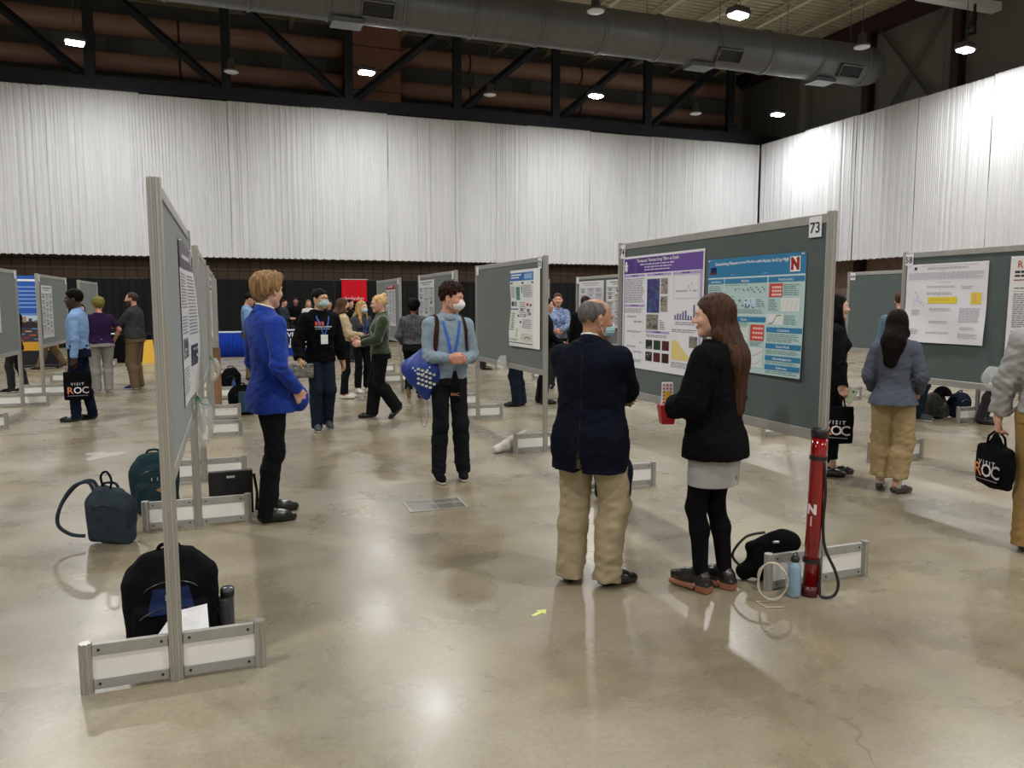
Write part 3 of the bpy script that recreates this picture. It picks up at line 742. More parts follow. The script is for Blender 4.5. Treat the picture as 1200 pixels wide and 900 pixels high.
for i in range(14): r_ = random.Random(i); x, t = .08+r_.random()*.16, .33+r_.random()*.2; p.q('figure', x, t, x+.012, t+.01, ('b78f95','8f95a8')[i % 2], 2)
pins(p); p.done()
p = Poster('poster', 'white poster headed by a large red letter R, cut by the right edge', 6.4, 4.84, 2.02, .9, 1.0, 'W', lambda u, v: .006+.01*(1-v)*(1-u), base='e4e0e0')
p.text('R', .07, .1, .085, 'b5522f', 'title_text', 3, 'LEFT'); p.lines(.05, .125, .6, .15, 1, '2d2d30', 'title_text', .8); p.lines(.05, .16, .5, .18, 1, '1f1f22', 'title_text', .8)
p.q('rule', .04, .2, .96, .208, '8a3a40', 2); p.lines(.05, .27, .3, .285, 1, '3a3a40'); p.q('rule', .04, .3, .96, .303, '88888c', 2)
p.lines(.05, .32, .45, .62, 16, '8c8c92'); p.lines(.52, .32, .95, .8, 22, '8c8c92'); p.text('Methods', .05, .675, .05, '1f1f22', 'title_text', 3, 'LEFT'); p.q('rule', .04, .7, .5, .703, '88888c', 2); p.lines(.05, .72, .45, .96, 14, '8c8c92')
pins(p); p.done()
# near board (east face)
p = Poster('poster', 'curling white poster with a dark purple header on the nearest board', -.27, 4.72, 1.985, .98, .96, 'E', lambda u, v: .004+.055*u*u*math.sin(PI*min(1, (1-v)*.75+.05)), base='dcdcde')
p.q('header_band', 0, .0, 1, .17, '3c2f45', 1); p.lines(.2, .08, .8, .11, 1, 'c9c3d0', 'title_text', .9)
p.lines(.05, .2, .45, .42, 12); p.lines(.52, .2, .95, .6, 18); p.lines(.05, .46, .45, .58, 6); p.photo(.08, .6, .4, .72, ['4a4a50','8a8a90','c4c4c8'], 3, 4); p.photo(.55, .66, .9, .8, ['3c3c44','a0a0a8','d0d0d4'], 4, 4); p.lines(.05, .78, .45, .95, 8)
pins(p); p.done()
p = Poster('poster', 'small white poster with a dark heading on the third board of the left row', -.27, 11.75, 1.98, .95, .86, 'E', lambda u, v: .008, base='e2e2e4')
p.q('header_band', 0, .03, 1, .12, '6a6a70', 1); p.q('header_band', 0, .16, 1, .2, '3a2c30', 1); p.lines(.05, .25, .95, .9, 22); pins(p); p.done()
# farther boards
def bw_poster(label, X, yl, zt, W, H, face, dark='3a3a40', hb=None, seed=1):
    p = Poster('poster', label, X, yl, zt, W, H, face, lambda u, v: .008, base='dcdcdf')
    if hb: p.q('header_band', .03, .01, .97, .12, hb, 1); p.lines(.2, .04, .8, .07, 1, 'f0e6e6', 'title_text', .9, 2, 2)
    else: p.lines(.15, .04, .85, .06, 1, dark, 'title_text', .8); p.lines(.25, .085, .75, .1, 1, dark, 'title_text', .8)
    r = random.Random(seed)
    for c in range(3):
        x0, x1 = .04+c*.32, .32+c*.32; t = .16
        while t < .92:
            h = r.uniform(.1, .24); h = min(h, .96-t)
            p.frame(x0, t, x1, t+h-.015, '9a9aa2', .006, 'printed_text', 2)
            if r.random() < .5: p.lines(x0+.02, t+.02, x1-.02, t+h-.03, max(2, int(h*40)), '8a8a92', seed=seed+c)
            else: p.lines(x0+.04, t+.03, x1-.04, t+h-.05, 3, '5b5b63', seed=seed+c); p.q('figure', x0+.08, t+h*.4, x0+.15, t+h*.6, dark, 3)
            p.q('section_bar', x0, t, x1-.06, t+.013, dark, 3); t += h
    return p.done()
bw_poster('black and white grid poster behind the masked man with a backpack', 3.3, 13.95, 2.02, 1.15, .86, 'W', seed=3)
bw_poster('narrow looking poster with a red heading right of the blond woman in green', 3.22, 16.75, 2.0, 1.05, .86, 'W', '55555c', '8a2a3a', 5)
bw_poster('grey text poster on the board behind the man in light blue', -3.1, 15.5, 1.93, .88, .93, 'E', '1e1e22', seed=8)
bw_poster('grey poster with dark blue mark above the dark haired head', 6.4, 13.65, 2.03, 1.05, .85, 'W', '9a9aa4', seed=11)
bw_poster('white poster with a dark cornered heading partly behind the large board', 6.4, 12.5, 2.03, .95, .85, 'W', '55505a', seed=14)
bw_poster('white poster edge just right of the middle board', 6.4, 16.5, 2.0, 1.0, .9, 'W', '3a4a6a', seed=17)
bw_poster('sliver of a white poster at the left edge of the photo', -3.1, 11.9, 1.8, .98, .6, 'E', '3a3a40', seed=19)

# clear plastic bags pinned on the boards
FILM = mat('clear_film', (.85,.88,.86), .12, alpha=.28, spec=.8)
GREENB = mat('green_binding', hexc('2e7d5b'), .4)
def film_bag(X, y, z, face, label, h=.26, green=True):
    t = thing('clear_bag', label, 'bag', (X+(-.02 if face == 'W' else .02), y, z), W_ if face == 'W' else E_)
    r = random.Random(int(y*10)); ph = r.random()*6
    def sh(u, v, s_):
        b = .02+.085*math.sin(PI*min(1, v*.95))**.8
        a = 2*PI*u
        rr = (.4+.6*math.sin(PI*(.12+.8*v)))*.10
        return (rr*math.cos(a)*(1+.12*math.sin(5*a+ph+v*4)), -.015-rr*.55*(1+math.sin(a)*.95)*(1+.1*math.sin(7*a+v*9)), -v*h)
    MB().grid(lambda u, v: sh(u, v, 0), 28, 12).build('film', FILM, t, True)
    if green: MB().tube([(-.05,-.01,.01),(0,-.05,-.015),(.05,-.02,.01),(.04,-.05,-.04),(0,-.09,-.05),(-.05,-.05,-.03),(-.05,-.01,.01)], .005, 6).build('zip_edge', GREENB, t, True)
    c = MB()
    for k in range(3): c.lathe(r.uniform(-.03,.03), -.06, [(.001, -h+.03+k*.015), (.02, -h+.04+k*.015), (.015, -h+.055+k*.015), (.001, -h+.06+k*.015)], 7)
    c.build('crumpled_contents', pm('e8e4dc'), t)
film_bag(-.27, 5.55, .98, 'E', 'clear plastic bag with green edge pinned low on the nearest board', .33)
film_bag(-.27, 9.35, 1.0, 'E', 'clear plastic bag pinned low on the second board of the left row')
film_bag(3.2, 8.85, .98, 'W', 'clear plastic bag pinned under the poster of the middle board', .22, False)
film_bag(6.4, 4.88, 1.06, 'W', 'clear plastic bag pinned low on the large right board', .2)
# ---------------------------------------------------------------- people
def V3(*a): return np.array(a, float)
def unit(v): v = np.array(v, float); return v/(np.linalg.norm(v)+1e-12)
def ik(a, c, l1, l2, pole):
    a, c = np.array(a, float), np.array(c, float); d = c-a; L = np.linalg.norm(d)
    if L > (l1+l2)*.999: c = a+d/L*(l1+l2)*.999; d = c-a; L = np.linalg.norm(d)
    if L < abs(l1-l2)+.02: L = abs(l1-l2)+.02
    u = d/np.linalg.norm(d); p = unit(np.array(pole, float)-u*(np.array(pole, float)@u)); x = (l1*l1-l2*l2+L*L)/(2*L); h = math.sqrt(max(0, l1*l1-x*x))
    return a+u*x+p*h, c
def rotm(yaw, pitch, tilt):    # yaw: + turns to the person's right; pitch: + looks down; tilt: + leans right
    y, p, t = (math.radians(v) for v in (-yaw, -pitch, tilt))
    Rz = np.array([[math.cos(y),-math.sin(y),0],[math.sin(y),math.cos(y),0],[0,0,1]])
    Rx = np.array([[1,0,0],[0,math.cos(p),-math.sin(p)],[0,math.sin(p),math.cos(p)]])
    Ry = np.array([[math.cos(t),0,math.sin(t)],[0,1,0],[-math.sin(t),0,math.cos(t)]])
    return Rz@Rx@Ry
STAM = [(.76,.150,.105,-.005),(.84,.170,.120,-.01),(.92,.172,.122,-.01),(1.0,.158,.112,0),(1.08,.150,.106,.004),(1.18,.158,.112,.004),(1.29,.172,.118,.004),(1.37,.172,.106,-.002),(1.43,.135,.082,-.012),(1.47,.075,.066,-.018),(1.50,.055,.058,-.012)]
STAF = [(.76,.155,.110,-.01),(.84,.176,.125,-.014),(.92,.170,.118,-.012),(1.0,.142,.100,0),(1.07,.130,.092,.004),(1.16,.136,.096,.004),(1.27,.150,.105,.004),(1.36,.152,.096,-.002),(1.42,.120,.074,-.012),(1.465,.066,.056,-.018),(1.50,.048,.050,-.012)]
SHOES = {}
SOLE_BR = mat('brown_rubber_sole', hexc('8a5a40'), .55); SOLE_W = mat('white_sole', hexc('e8e6e2'), .5); SOLE_K = mat('black_sole', (.01,.01,.01), .5)
LEATH = mat('black_leather', (.012,.011,.011), .22, bump=.15, bs=60, coat=.3)
def shoe_mesh(kind, upper, sole):
    key = (kind, upper.name, sole.name)
    if key in SHOES: return SHOES[key]
    zo = .035 if kind == 'platform' else 0
    F = Field((-.06,-.09,0), (.06,.24,.17+zo), .0045)
    if kind == 'platform':
        F.rbox((0,-.03,.03), (.037,.042,.032), .008); F.rbox((0,.11,.022), (.043,.09,.016), .012)
    F.cone((0,-.03,.045+zo), (0,.12,.035+zo), .037, .040, .02); F.cone((0,.1,.034+zo), (0,.175,.028+zo), .040, .030, .02)
    if kind in ('oxford', 'sneaker', 'platform'):
        F.cone((0,-.02,.05+zo), (0,.0,.10+zo), .037, .036, .03); F.cone((0,.02,.08+zo), (0,.1,.05+zo), .03, .025, .03)
        if kind != 'platform':
            for q in range(4): F.cone((-.016,.045+q*.018,.098-q*.009), (.016,.045+q*.018,.098-q*.009), .0045, .0045, .003)
        else: F.rbox((0,.06,.105), (.036,.012,.008), .005, None, .004)
    else: F.ell((0,.01,.085), (.028,.06,.04), None, .01, 'sub')
    F.clip(lambda x, y, z: -z+.001*0-.0+.002)
    th = .045 if kind == 'platform' else (.028 if kind == 'sneaker' else .012)
    X, Fc = F.mesh(); X = relax(X, Fc, 1); X[:,2] = np.maximum(X[:,2], 0)
    if kind == 'sneaker': th_f = lambda c: c[:,2] < .026+.012*(c[:,1] < 0)
    elif kind == 'platform': th_f = lambda c: c[:,2] < .042
    else: th_f = lambda c: c[:,2] < .012
    o = np_mesh('shoe', X, Fc, [upper, sole], None, lambda c: np.where(th_f(c), 1, 0)); me = o.data; bpy.data.objects.remove(o)
    SHOES[key] = me; return me
def arr(o):
    me = o.data; v = np.zeros(len(me.vertices)*3); me.vertices.foreach_get('co', v); return v.reshape(-1, 3)
def bvh_of(X, F): return BVHTree.FromPolygons([tuple(p) for p in X], [tuple(f) for f in F])

def person(label, at, rel, h=1.75, sex='m', near=1, skin='c99a80', bulk=1.0, belly=0, lean=0, side=0, twist=0, head=(0,0,0), pel=(0,0),
           L=(-.27,.02,.85), Rh=(.27,.02,.85), poleL=(-.5,-1,-.1), poleR=(.5,-1,-.1), fL=(-.10,0,0,8), fR=(.10,0,0,8), heelL=0, heelR=0,
           curl=(25,25), palmL=(1,0,0), palmR=(-1,0,0), hdirL=None, hdirR=None,
           top=None, bottom=None, hair=None, shoe=('oxford', None, None), mask=None, lanyard=None, beard=None, glasses=False, collar=None, collar2=None, group=None, hdrop=0, sock=None):
    top = dict(m=mat('dark_cloth', (.02,.02,.022), .9), hem=.9, inf=.012, sl='long', amp=.003, kind='shirt', fit=1.0, flare=0) | (top or {})
    bottom = dict(m=mat('black_trouser', (.011,.011,.013), .9), kind='trousers', thigh=.092, knee=.068, ankle=.062, hem=.035) | (bottom or {})
    hair = dict(kind='short', m='2a1d16') | (hair or {})
    sc = h/1.75
    p = Vector(at) if not isinstance(at[0], tuple) else at
    p = ground(at[0], at[1]) if at[0] > 26 or abs(at[1]) > 40 else Vector((at[0], at[1], 0))
    az = math.atan2(p.x, p.y)             # clockwise from +Y
    heading = az + math.radians(rel)
    t = thing('person', label, 'person', (p.x, p.y, 0), -heading, group); t.scale = (sc, sc, sc)
    hv = {0: .0135, 1: .0085, 2: .005}[near]
    def hair_mat(c): return mat('hair_'+c, hexc(c), .6, var=.4, vs_=60, stretch=(1,1,.10), bump=.7, bs=120, spec=.07 if sum(hexc(c)) < .06 else .22)
    HM = hair_mat(hair['m'])
    # skeleton
    tw = math.radians(-twist)
    def smooth(a): a = np.clip(a, 0, 1); return a*a*(3-2*a)
    def spine(z): u = smooth((np.asarray(z)-.9)/.6)*((np.asarray(z)-.9)/.55); return pel[0]+side*u, pel[1]+lean*u
    def sp(z): a, b = spine(z); return float(a), float(b)
    def twf(z): return tw*smooth((z-.98)/.3)
    shw = (.182 if sex == 'm' else .155)*(.5+.5*bulk)
    sx, sy = sp(1.415); ct, st_ = math.cos(tw), math.sin(tw)
    SL = V3(sx-shw*ct, sy-shw*st_-.01, 1.388); SR = V3(sx+shw*ct, sy+shw*st_-.01, 1.388)
    UA, FA = (.285, .25) if sex == 'm' else (.27, .235)
    EL, WL = ik(SL, L, UA, FA, poleL); ER, WR = ik(SR, Rh, UA, FA, poleR)
    hipL, hipR = V3(-.088*bulk+pel[0], pel[1], .90), V3(.088*bulk+pel[0], pel[1], .90)
    def foot(f, heel):
        a = math.radians(-f[3]); R = np.array([[math.cos(a),-math.sin(a),0],[math.sin(a),math.cos(a),0],[0,0,1]])
        c, s = math.cos(math.radians(heel)), math.sin(math.radians(heel))
        Rp = np.array([[1,0,0],[0,c,s],[0,-s,c]])      # heel raised: toes down
        piv = V3(0,.15,0); RR = R@Rp; org = V3(f[0], f[1], f[2])+R@piv-RR@piv
        return RR, org
    RL, oL = foot(fL, heelL); RR_, oR = foot(fR, heelR)
    aL, aR = oL+RL@V3(0,0,.10), oR+RR_@V3(0,0,.10)
    kpL = RL@V3(0,1,0); kpR = RR_@V3(0,1,0); kpL[2] = kpR[2] = 0
    lgL = min(.85, max(.808, np.linalg.norm(hipL-aL)*1.003)); lgR = min(.85, max(.808, np.linalg.norm(hipR-aR)*1.003))
    kL, aL = ik(hipL, aL, .503*lgL, .497*lgL, kpL); kR, aR = ik(hipR, aR, .503*lgR, .497*lgR, kpR)
    nx, ny = sp(1.47); neck = V3(nx, ny-.012, 1.47)
    hR = rotm(*head); HS = 1.06; hc = neck+V3(0,.012,.045+hdrop)+hR@V3(0,.022,.115)
    def HP(v): return hc+hR@np.array(v, float)*HS
    ST = STAM if sex == 'm' else STAF
    ST = [(z, w_*(1+(bulk-1)*(1 if z < 1.4 else .3))*(1+belly*.5*math.exp(-((z-1.02)/.13)**2)), d*(1+(bulk-1)*.8*(1 if z < 1.4 else .3))*(1+belly*math.exp(-((z-1.04)/.12)**2)), c+belly*.035*math.exp(-((z-1.04)/.12)**2)) for z, w_, d, c in ST]
    allp = np.array([SL, SR, EL, ER, WL, WR, aL, aR, kL, kR, hc]); lo = allp.min(0)-V3(.20,.20,.12); hi = allp.max(0)+V3(.20,.20,.16)
    lo[0] = min(lo[0], pel[0]-.26*bulk); hi[0] = max(hi[0], pel[0]+.26*bulk); lo[1] = min(lo[1], -.22*bulk); hi[1] = max(hi[1], .24*bulk+belly*.1); lo[2] = 0
    # --- body: one continuous surface
    F = Field(lo, hi, hv)
    F.profile([(z, w_-.010, d-.010, c) for z, w_, d, c in ST], spine, .03, zlo=.88, twist=twf)
    for S_, E_2, W2 in ((SL, EL, WL), (SR, ER, WR)):
        F.cone(S_, E_2, .050, .038, .04); F.cone(E_2, E_2*.6+W2*.4, .040, .037, .02); F.cone(E_2*.6+W2*.4, W2, .037, .026, .02)
    for H_, K_, A_, O_, R_ in ((hipL, kL, aL, oL, RL), (hipR, kR, aR, oR, RR_)):
        q_ = K_*.68+A_*.32+R_@V3(0,-.018,0); F.cone(H_, K_, .074*bulk, .050, .03); F.cone(K_, q_, .046, .050, .03); F.cone(q_, A_, .050, .032, .03)
        F.cone(A_, O_+R_@V3(0,.0,.05), .036, .032, .02); F.cone(O_+R_@V3(0,-.02,.045), O_+R_@V3(0,.13,.03), .028, .024, .02)
    F.cone(neck+V3(0,-.005,-.02), HP((0,-.025,-.05)), .055 if sex == 'm' else .045, .050 if sex == 'm' else .042, .03)
    # head
    e = lambda c, r, k=.02, op='add', R=None: F.ell(HP(c), tuple(q*HS for q in r), hR if R is None else hR@R, k, op)
    e((0,-.012,.030), (.076,.094,.084)); e((0,.022,-.022), (.064,.066,.078), .03); 
    for s in (-1, 1):
        F.cone(HP((0,.052,-.088)), HP((s*.045,.0,-.055)), .021, .020, .03)
    e((0,.068,-.092), (.020,.016,.016), .02)
    if near >= 1:
        F.cone(HP((0,.086,.010)), HP((0,.106,-.026)), .008, .0115, .012)
        e((0,.080,.022), (.046,.012,.011), .018)
        for s in (-1, 1):
            e((s*.0115,.096,-.030), (.0085,.009,.008), .008); e((s*.036,.062,-.026), (.024,.022,.020), .02)
            e((s*.031,.094,.004), (.017,.011,.009), .012, 'sub')
            e((s*.078,-.006,-.008), (.009,.020,.031), .008, 'add', rotm(s*-22, -12, 0))
            if near == 2: e((s*.085,.000,-.004), (.006,.010,.017), .005, 'sub')
        e((0,.086,-.053), (.024,.011,.0055), .006); e((0,.084,-.063), (.020,.011,.006), .005)
    else:
        e((0,.094,-.018), (.012,.018,.020), .01)
        for s in (-1, 1): e((s*.078,-.006,-.008), (.010,.020,.030), .008)
    # hands
    def hand(W_h, E_h, side_, pal, curl_, hd):
        d = unit(hd) if hd is not None else unit(W_h-E_h); n = unit(np.array(pal, float)-d*(np.array(pal, float)@d)); c = np.cross(n, d)*(1 if side_ < 0 else -1)
        R = np.stack([c, d, n], 1); W2 = W_h
        F.cone(W2-d*.02, W2+d*.02, .026, .024, .02, (n, .75)); F.rbox(W2+d*.052, (.038,.044,.014), .012, R, .02)
        if near == 0: 
            F.cone(W2+d*.09, W2+d*.13+n*.02, .028, .02, .02, (n, .6)); return
        fr = .0088 if near == 2 else .0095
        for i, (off, Lf) in enumerate(((.0285,.070),(.0095,.078),(-.0095,.073),(-.028,.058))):
            p0 = W2+d*(.088-.004*abs(i-1))+c*off; dd = d; a = math.radians(curl_+i*4)
            for q, (frac, ra) in enumerate(((.45,1),(.32,.92),(.25,.82))):
                ca, sa = math.cos(a*(1 if q else .7)), math.sin(a*(1 if q else .7)); nn = np.cross(dd, np.cross(n, dd)); nn = unit(n-dd*(n@dd)); dd = unit(dd*ca+nn*sa)
                p1 = p0+dd*Lf*frac; F.cone(p0, p1, fr*ra, fr*ra*.93, .003); p0 = p1
        p0 = W2+d*.018+c*.024+n*.006; p1 = W2+d*.048+c*.046+n*.014; p2 = p1+unit(d*.8+c*.12+n*.35)*.032; p3 = p2+unit(d*.95-c*.1+n*.3)*.025
        F.cone(p0, p1, .014, .0115, .012); F.cone(p1, p2, .011, .0095, .003); F.cone(p2, p3, .0095, .008, .003)
    hand(WL, EL, -1, palmL, curl[0], hdirL); hand(WR, ER, 1, palmR, curl[1], hdirR)
    X, Fc = F.mesh(); X = relax(X, Fc, 1, .4)
    SK = mat('skin_'+skin, hexc(skin), .5, var=.06, vs_=9, bump=.03, bs=90, spec=.4)
    LIP = mat('lips_'+skin, tuple(c*f for c, f in zip(hexc(skin), (.8,.5,.5))), .4)
    BRD = mat('beard_'+(beard or '3a2a20'), hexc(beard or '3a2a20'), .9, var=.2, vs_=60)
    def zone(c):
        q = (c-hc)@hR/HS; z = np.zeros(len(c), int)
        z[(np.abs(q[:,0]) < .024) & (q[:,1] > .078) & (q[:,2] < -.048) & (q[:,2] > -.068)] = 1
        if beard: z[(q[:,1] > -.01) & (q[:,2] < -.028-.25*np.maximum(0, .05-q[:,1])*0) & (q[:,2] > -.13) & (z == 0) & (np.abs(q[:,0])+.4*(q[:,2] > -.045)*np.maximum(0, q[:,1]-.0) > .0) & ~((np.abs(q[:,0]) < .03) & (q[:,2] > -.044)) & (np.abs(q[:,0]) < .09)] = 2
        return z
    body = np_mesh('body', X, Fc, [SK, LIP, BRD], t, zone)
    if near >= 1:
        WH = mat('eye_white', (.42,.37,.35), .25); IR = mat('iris_'+hair.get('eye', '3a2a1c'), hexc(hair.get('eye', '3a2a1c')), .2)
        Mh = Matrix([list(hR[i])+[hc[i]] for i in range(3)]+[[0,0,0,1]]) @ Matrix.Scale(HS, 4)
        for s in (-1, 1):
            b = MB(); M = Mh @ Matrix.Translation((s*.031,.0715,.004)) @ Matrix.Rotation(-PI/2, 4, 'X'); R_ = .0125
            b.lathe(0, 0, [(R_*math.sin(a), R_*math.cos(a)) for a in [math.radians(x) for x in (1,18,22,40,70,100,140,179)]][::-1], 14, 0, M)
            nf = len(b.f); b.m = [0]*nf
            for i, f in enumerate(b.f):
                if len(f) == 14 or min(f) >= 14*5: b.m[i] = 1
            b.build('eye', [WH, IR], t, True)
        b = MB(); hm = hair.get('brow', hair['m'])
        for s in (-1, 1): b.tube([Mh @ Vector((s*x, y, z)) for x, y, z in ((.012,.093,.021),(.028,.089,.026),(.046,.073,.020))], [.002,.0035,.0015], 6)
        b.build('eyebrows', hair_mat(hm), t, True)
    # --- garments
    def garm_legs(inf, thigh, knee, ankle, hem, skirt=None):
        b = Field((lo[0], lo[1], 0), (hi[0], hi[1], 1.08), hv*1.15)
        b.profile([(z, w_+inf, d+inf, c) for z, w_, d, c in ST if z < 1.06], spine, .03, zlo=.86, zhi=max(.94, min(1.03, top['hem']+.09)))
        for H_, K_, A_, O_, R_ in ((hipL, kL, aL, oL, RL), (hipR, kR, aR, oR, RR_)):
            g = Field((lo[0], lo[1], 0), (hi[0], hi[1], 1.08), hv*1.15)
            dn = unit(A_-K_); bt = A_+dn*(.10-hem+.02)
            g.cone(H_, K_, thigh*(.4+.6*bulk), knee, .03)
            mid = K_*.68+A_*.32+R_@V3(0,-.018,0); mr = max((knee+ankle)/2+.002, .055)
            g.cone(K_, mid, knee, mr, .03); g.cone(mid, bt, mr, ankle, .03)
            cc = A_+dn*(.10-hem); Rr = np.stack([unit(np.cross(dn, [0,1,.01])), unit(np.cross(dn, np.cross([0,1,.01], dn))), dn], 1)
            g.rbox(cc+dn*.12, (.16,.2,.12), .001, Rr, 0, 'sub')
            b.D = smin(b.D, g.D, .018)
        return b
    if bottom['kind'] in ('trousers', 'tights'):
        am = bottom.get('amp', .004 if bottom['kind'] == 'trousers' else 0)
        if bottom['kind'] == 'tights': b = garm_legs(.004, .086, .056, .040, .07)
        else: b = garm_legs(.010, bottom['thigh'], bottom['knee'], bottom['ankle'], bottom['hem'])
        if am: b.disp(lambda x, y, z: am*(fnoise(x, y, z*.8, 17, 1)+.6*fnoise(x*1.2, y, z*1.7, 34, 2))*(1+1.2*np.exp(-((z-.12)/.09)**2)+.6*np.exp(-((z-.5)/.09)**2)))
        bx, bf = b.mesh(); bx = relax(bx, bf, 1)
        np_mesh(bottom.get('name', 'trousers' if bottom['kind'] == 'trousers' else 'tights'), bx, bf, bottom['m'], t)
    if bottom.get('skirt'):
        z0 = bottom['skirt']; b = Field((lo[0], lo[1], .5), (hi[0], hi[1], 1.08), hv)
        b.profile([(z0, .175,.135,0), (.78,.178,.135,-.005), (.86,.182,.135,-.01), (.95,.170,.125,-.01), (1.03,.15,.11,0)], spine, .02, 2.2)
        b.disp(lambda x, y, z: .002*fnoise(x, y, z, 30, 1)); bx, bf = b.mesh(); bx = relax(bx, bf, 1)
        np_mesh('skirt', bx, bf, bottom['skm'], t, drop=lambda c: (c[:,2] < z0+.002) | ((np.abs(c[:,0]-.02) < .004) & (c[:,1] < 0) & (c[:,2] < z0+.06)))
    # top
    inf, hem, am = top['inf'], top['hem'], top['amp']; tl = V3(lo[0], lo[1], hem-.02); th = V3(hi[0], hi[1], 1.60)
    tl[2] = min(tl[2], WL[2]-.06, WR[2]-.06)
    b = Field(tl, th, hv*1.1); fl = top['flare']
    def fit(z): return inf+fl*max(0, (1.02-z))/.25+(top['fit']-1)*.05*math.exp(-((z-1.08)/.14)**2)
    ext = [(hem, ST[0][1], ST[0][2], ST[0][3])] if hem < ST[0][0] else []
    b.profile([(z, w_+fit(z), d+fit(z), c) for z, w_, d, c in ext+ST if z <= 1.5], spine, .02, top.get('n', 2.4), zlo=hem, zhi=top.get('nz', 1.485), twist=twf)
    b.cone((SL*.25+neck*.75)+V3(0,0,-.035), SL+V3(.0,0,.0), .042+inf, .042+inf, .06); b.cone((SR*.25+neck*.75)+V3(0,0,-.035), SR, .042+inf, .042+inf, .06)
    if sex == 'f' or top.get('bust'):
        for s in (-1, 1): b.ell((sx+s*.068*ct, sy+.075*1+s*.068*st_, 1.27), (.062,.055+inf,.062), None, .04)
    if top.get('hood'): b.ell((nx, ny-.075, 1.455), (.115,.06,.06), rotm(0, -20, 0), .03); b.ell((nx, ny-.015, 1.475), (.085,.085,.03), None, .02)
    if top.get('puff'): b.disp(lambda x, y, z: 0)
    g = Field(tl, th, hv*1.1); sr = top.get('sleeve', 1.0)
    for S_, E2, W2 in ((SL, EL, WL), (SR, ER, WR)):
        g.cone(S_, E2, .052+inf, (.043+inf)*sr, .03)
        if top['sl'] != 'short':
            fr = {'long': 1.0, 'push': .45}.get(top['sl'], .9)
            we = E2+(W2-E2)*fr; g.cone(E2, we, (.043+inf)*sr, (.031+inf)*sr, .02); dn = unit(W2-E2)
            cut = we-dn*.004
        else:
            dn = unit(E2-S_); cut = S_+(E2-S_)*.72
        u_ = unit(np.cross(dn, [.3,.2,1.0])); Rr = np.stack([u_, np.cross(dn, u_), dn], 1)
        g2 = Field(tl, th, .05) if False else None
        if top['sl'] == 'short':
            x, y, z = g.xyz((slice(None),)*3); pl = (x-cut[0])*dn[0]+(y-cut[1])*dn[1]+(z-cut[2])*dn[2]
            near_ = (x-cut[0])**2+(y-cut[1])**2+(z-cut[2])**2 < .12**2; g.D = np.where(near_, np.maximum(g.D, pl), g.D).astype(np.float32)
        else: g.rbox(cut+dn*.06, (.07,.07,.06), .001, Rr, 0, 'sub')
    if top.get('gap'): pass
    b.D = smin(b.D, g.D, .022)
    for q in top.get('bulge', ()): b.ell(q[:3], q[3:], None, .05)
    if top.get('neck', True): b.cone(neck+V3(0,.030,.022), neck+V3(0,.040,.12), .045, .085, .01, None, 'sub')
    if am:
        sd = len(label) % 7
        b.disp(lambda x, y, z: am*(1.2*fnoise(x+.5*z, y, z*1.3, 16, sd)+.8*fnoise(x*1.1-.6*z, y, z*1.7, 33, sd+1)+.4*fnoise(x, y, z, 60, sd+2))*(1+.9*np.exp(-((z-1.06)/.13)**2)))
        for E_ in (EL, ER): b.disp(lambda x, y, z: am*1.2*np.sin(((x-E_[0])+(z-E_[2])*1.3)*95)*np.exp(-((x-E_[0])**2+(y-E_[1])**2+(z-E_[2])**2)/.006))
    if top.get('ribs'): b.disp(lambda x, y, z: .0022*np.sin(x*160)*(.6+.4*np.sin(z*110+3*np.sin(x*40))))
    bx, bf = b.mesh(); bx = relax(bx, bf, 1)
    drop = None
    vz = top.get('vent')
    if vz: drop = lambda c: (c[:,1] < sy-.02) & (c[:,2] < vz) & (np.abs(c[:,0]-pel[0]-.0) < .004+.14*(vz-c[:,2]))
    elif top.get('open'):       # open front
        drop = lambda c: (c[:,1] > .03) & (c[:,2] < 1.40) & (np.abs(c[:,0]-sx) < .018+.05*np.clip((1.15-c[:,2]), 0, 1)+.10*np.clip(c[:,2]-1.2, 0, 1))
    np_mesh(top.get('name', 'shirt'), bx, bf, top['m'], t, drop=drop, zone=top.get('zone'))
    bv = bvh_of(bx, bf)
    if top.get('open') or top.get('under'):
        us = Field(V3(lo[0], lo[1], .95), V3(hi[0], hi[1], 1.55), hv*1.3); us.profile([(z, w_+inf*.3, d+inf*.3, c) for z, w_, d, c in ST if z <= 1.47], spine, .02, twist=twf, zlo=.97); ux, uf = us.mesh()
        np_mesh('shirt', ux, uf, top.get('under', PAPER), t)
    def chest(x, z, back=False, off=.004):
        d = Vector((0, 1 if back else -1, 0)); hit = bv.ray_cast(Vector((x, -1 if back else 1, z)), d)
        return Vector((hit[0].x, hit[0].y-(1 if back else -1)*off, z)) if hit[0] else Vector((x, sy+(-.12 if back else .12), z))
    def ribbon(pts, wd, m, name, off=.003, nrm=None):
        b_ = MB(); pts = [Vector(q) for q in pts]; r = []
        for i, q in enumerate(pts):
            d = (pts[min(i+1, len(pts)-1)]-pts[max(0, i-1)]).normalized(); n_ = Vector(nrm) if nrm else Vector((q.x-sx, q.y-sy, .05)).normalized(); s_ = d.cross(n_).normalized()*wd/2
            r.append([q-s_, q+s_, q+s_+n_*off, q-s_+n_*off])
        b_.rings(r); return b_.build(name, m, t)
    t_info = dict(chest=chest, ribbon=ribbon, hc=hc, hR=hR, WL=WL, WR=WR, EL=EL, ER=ER, SL=SL, SR=SR, neck=neck, root=t, bv=bv, sc=sc, HP=HP)
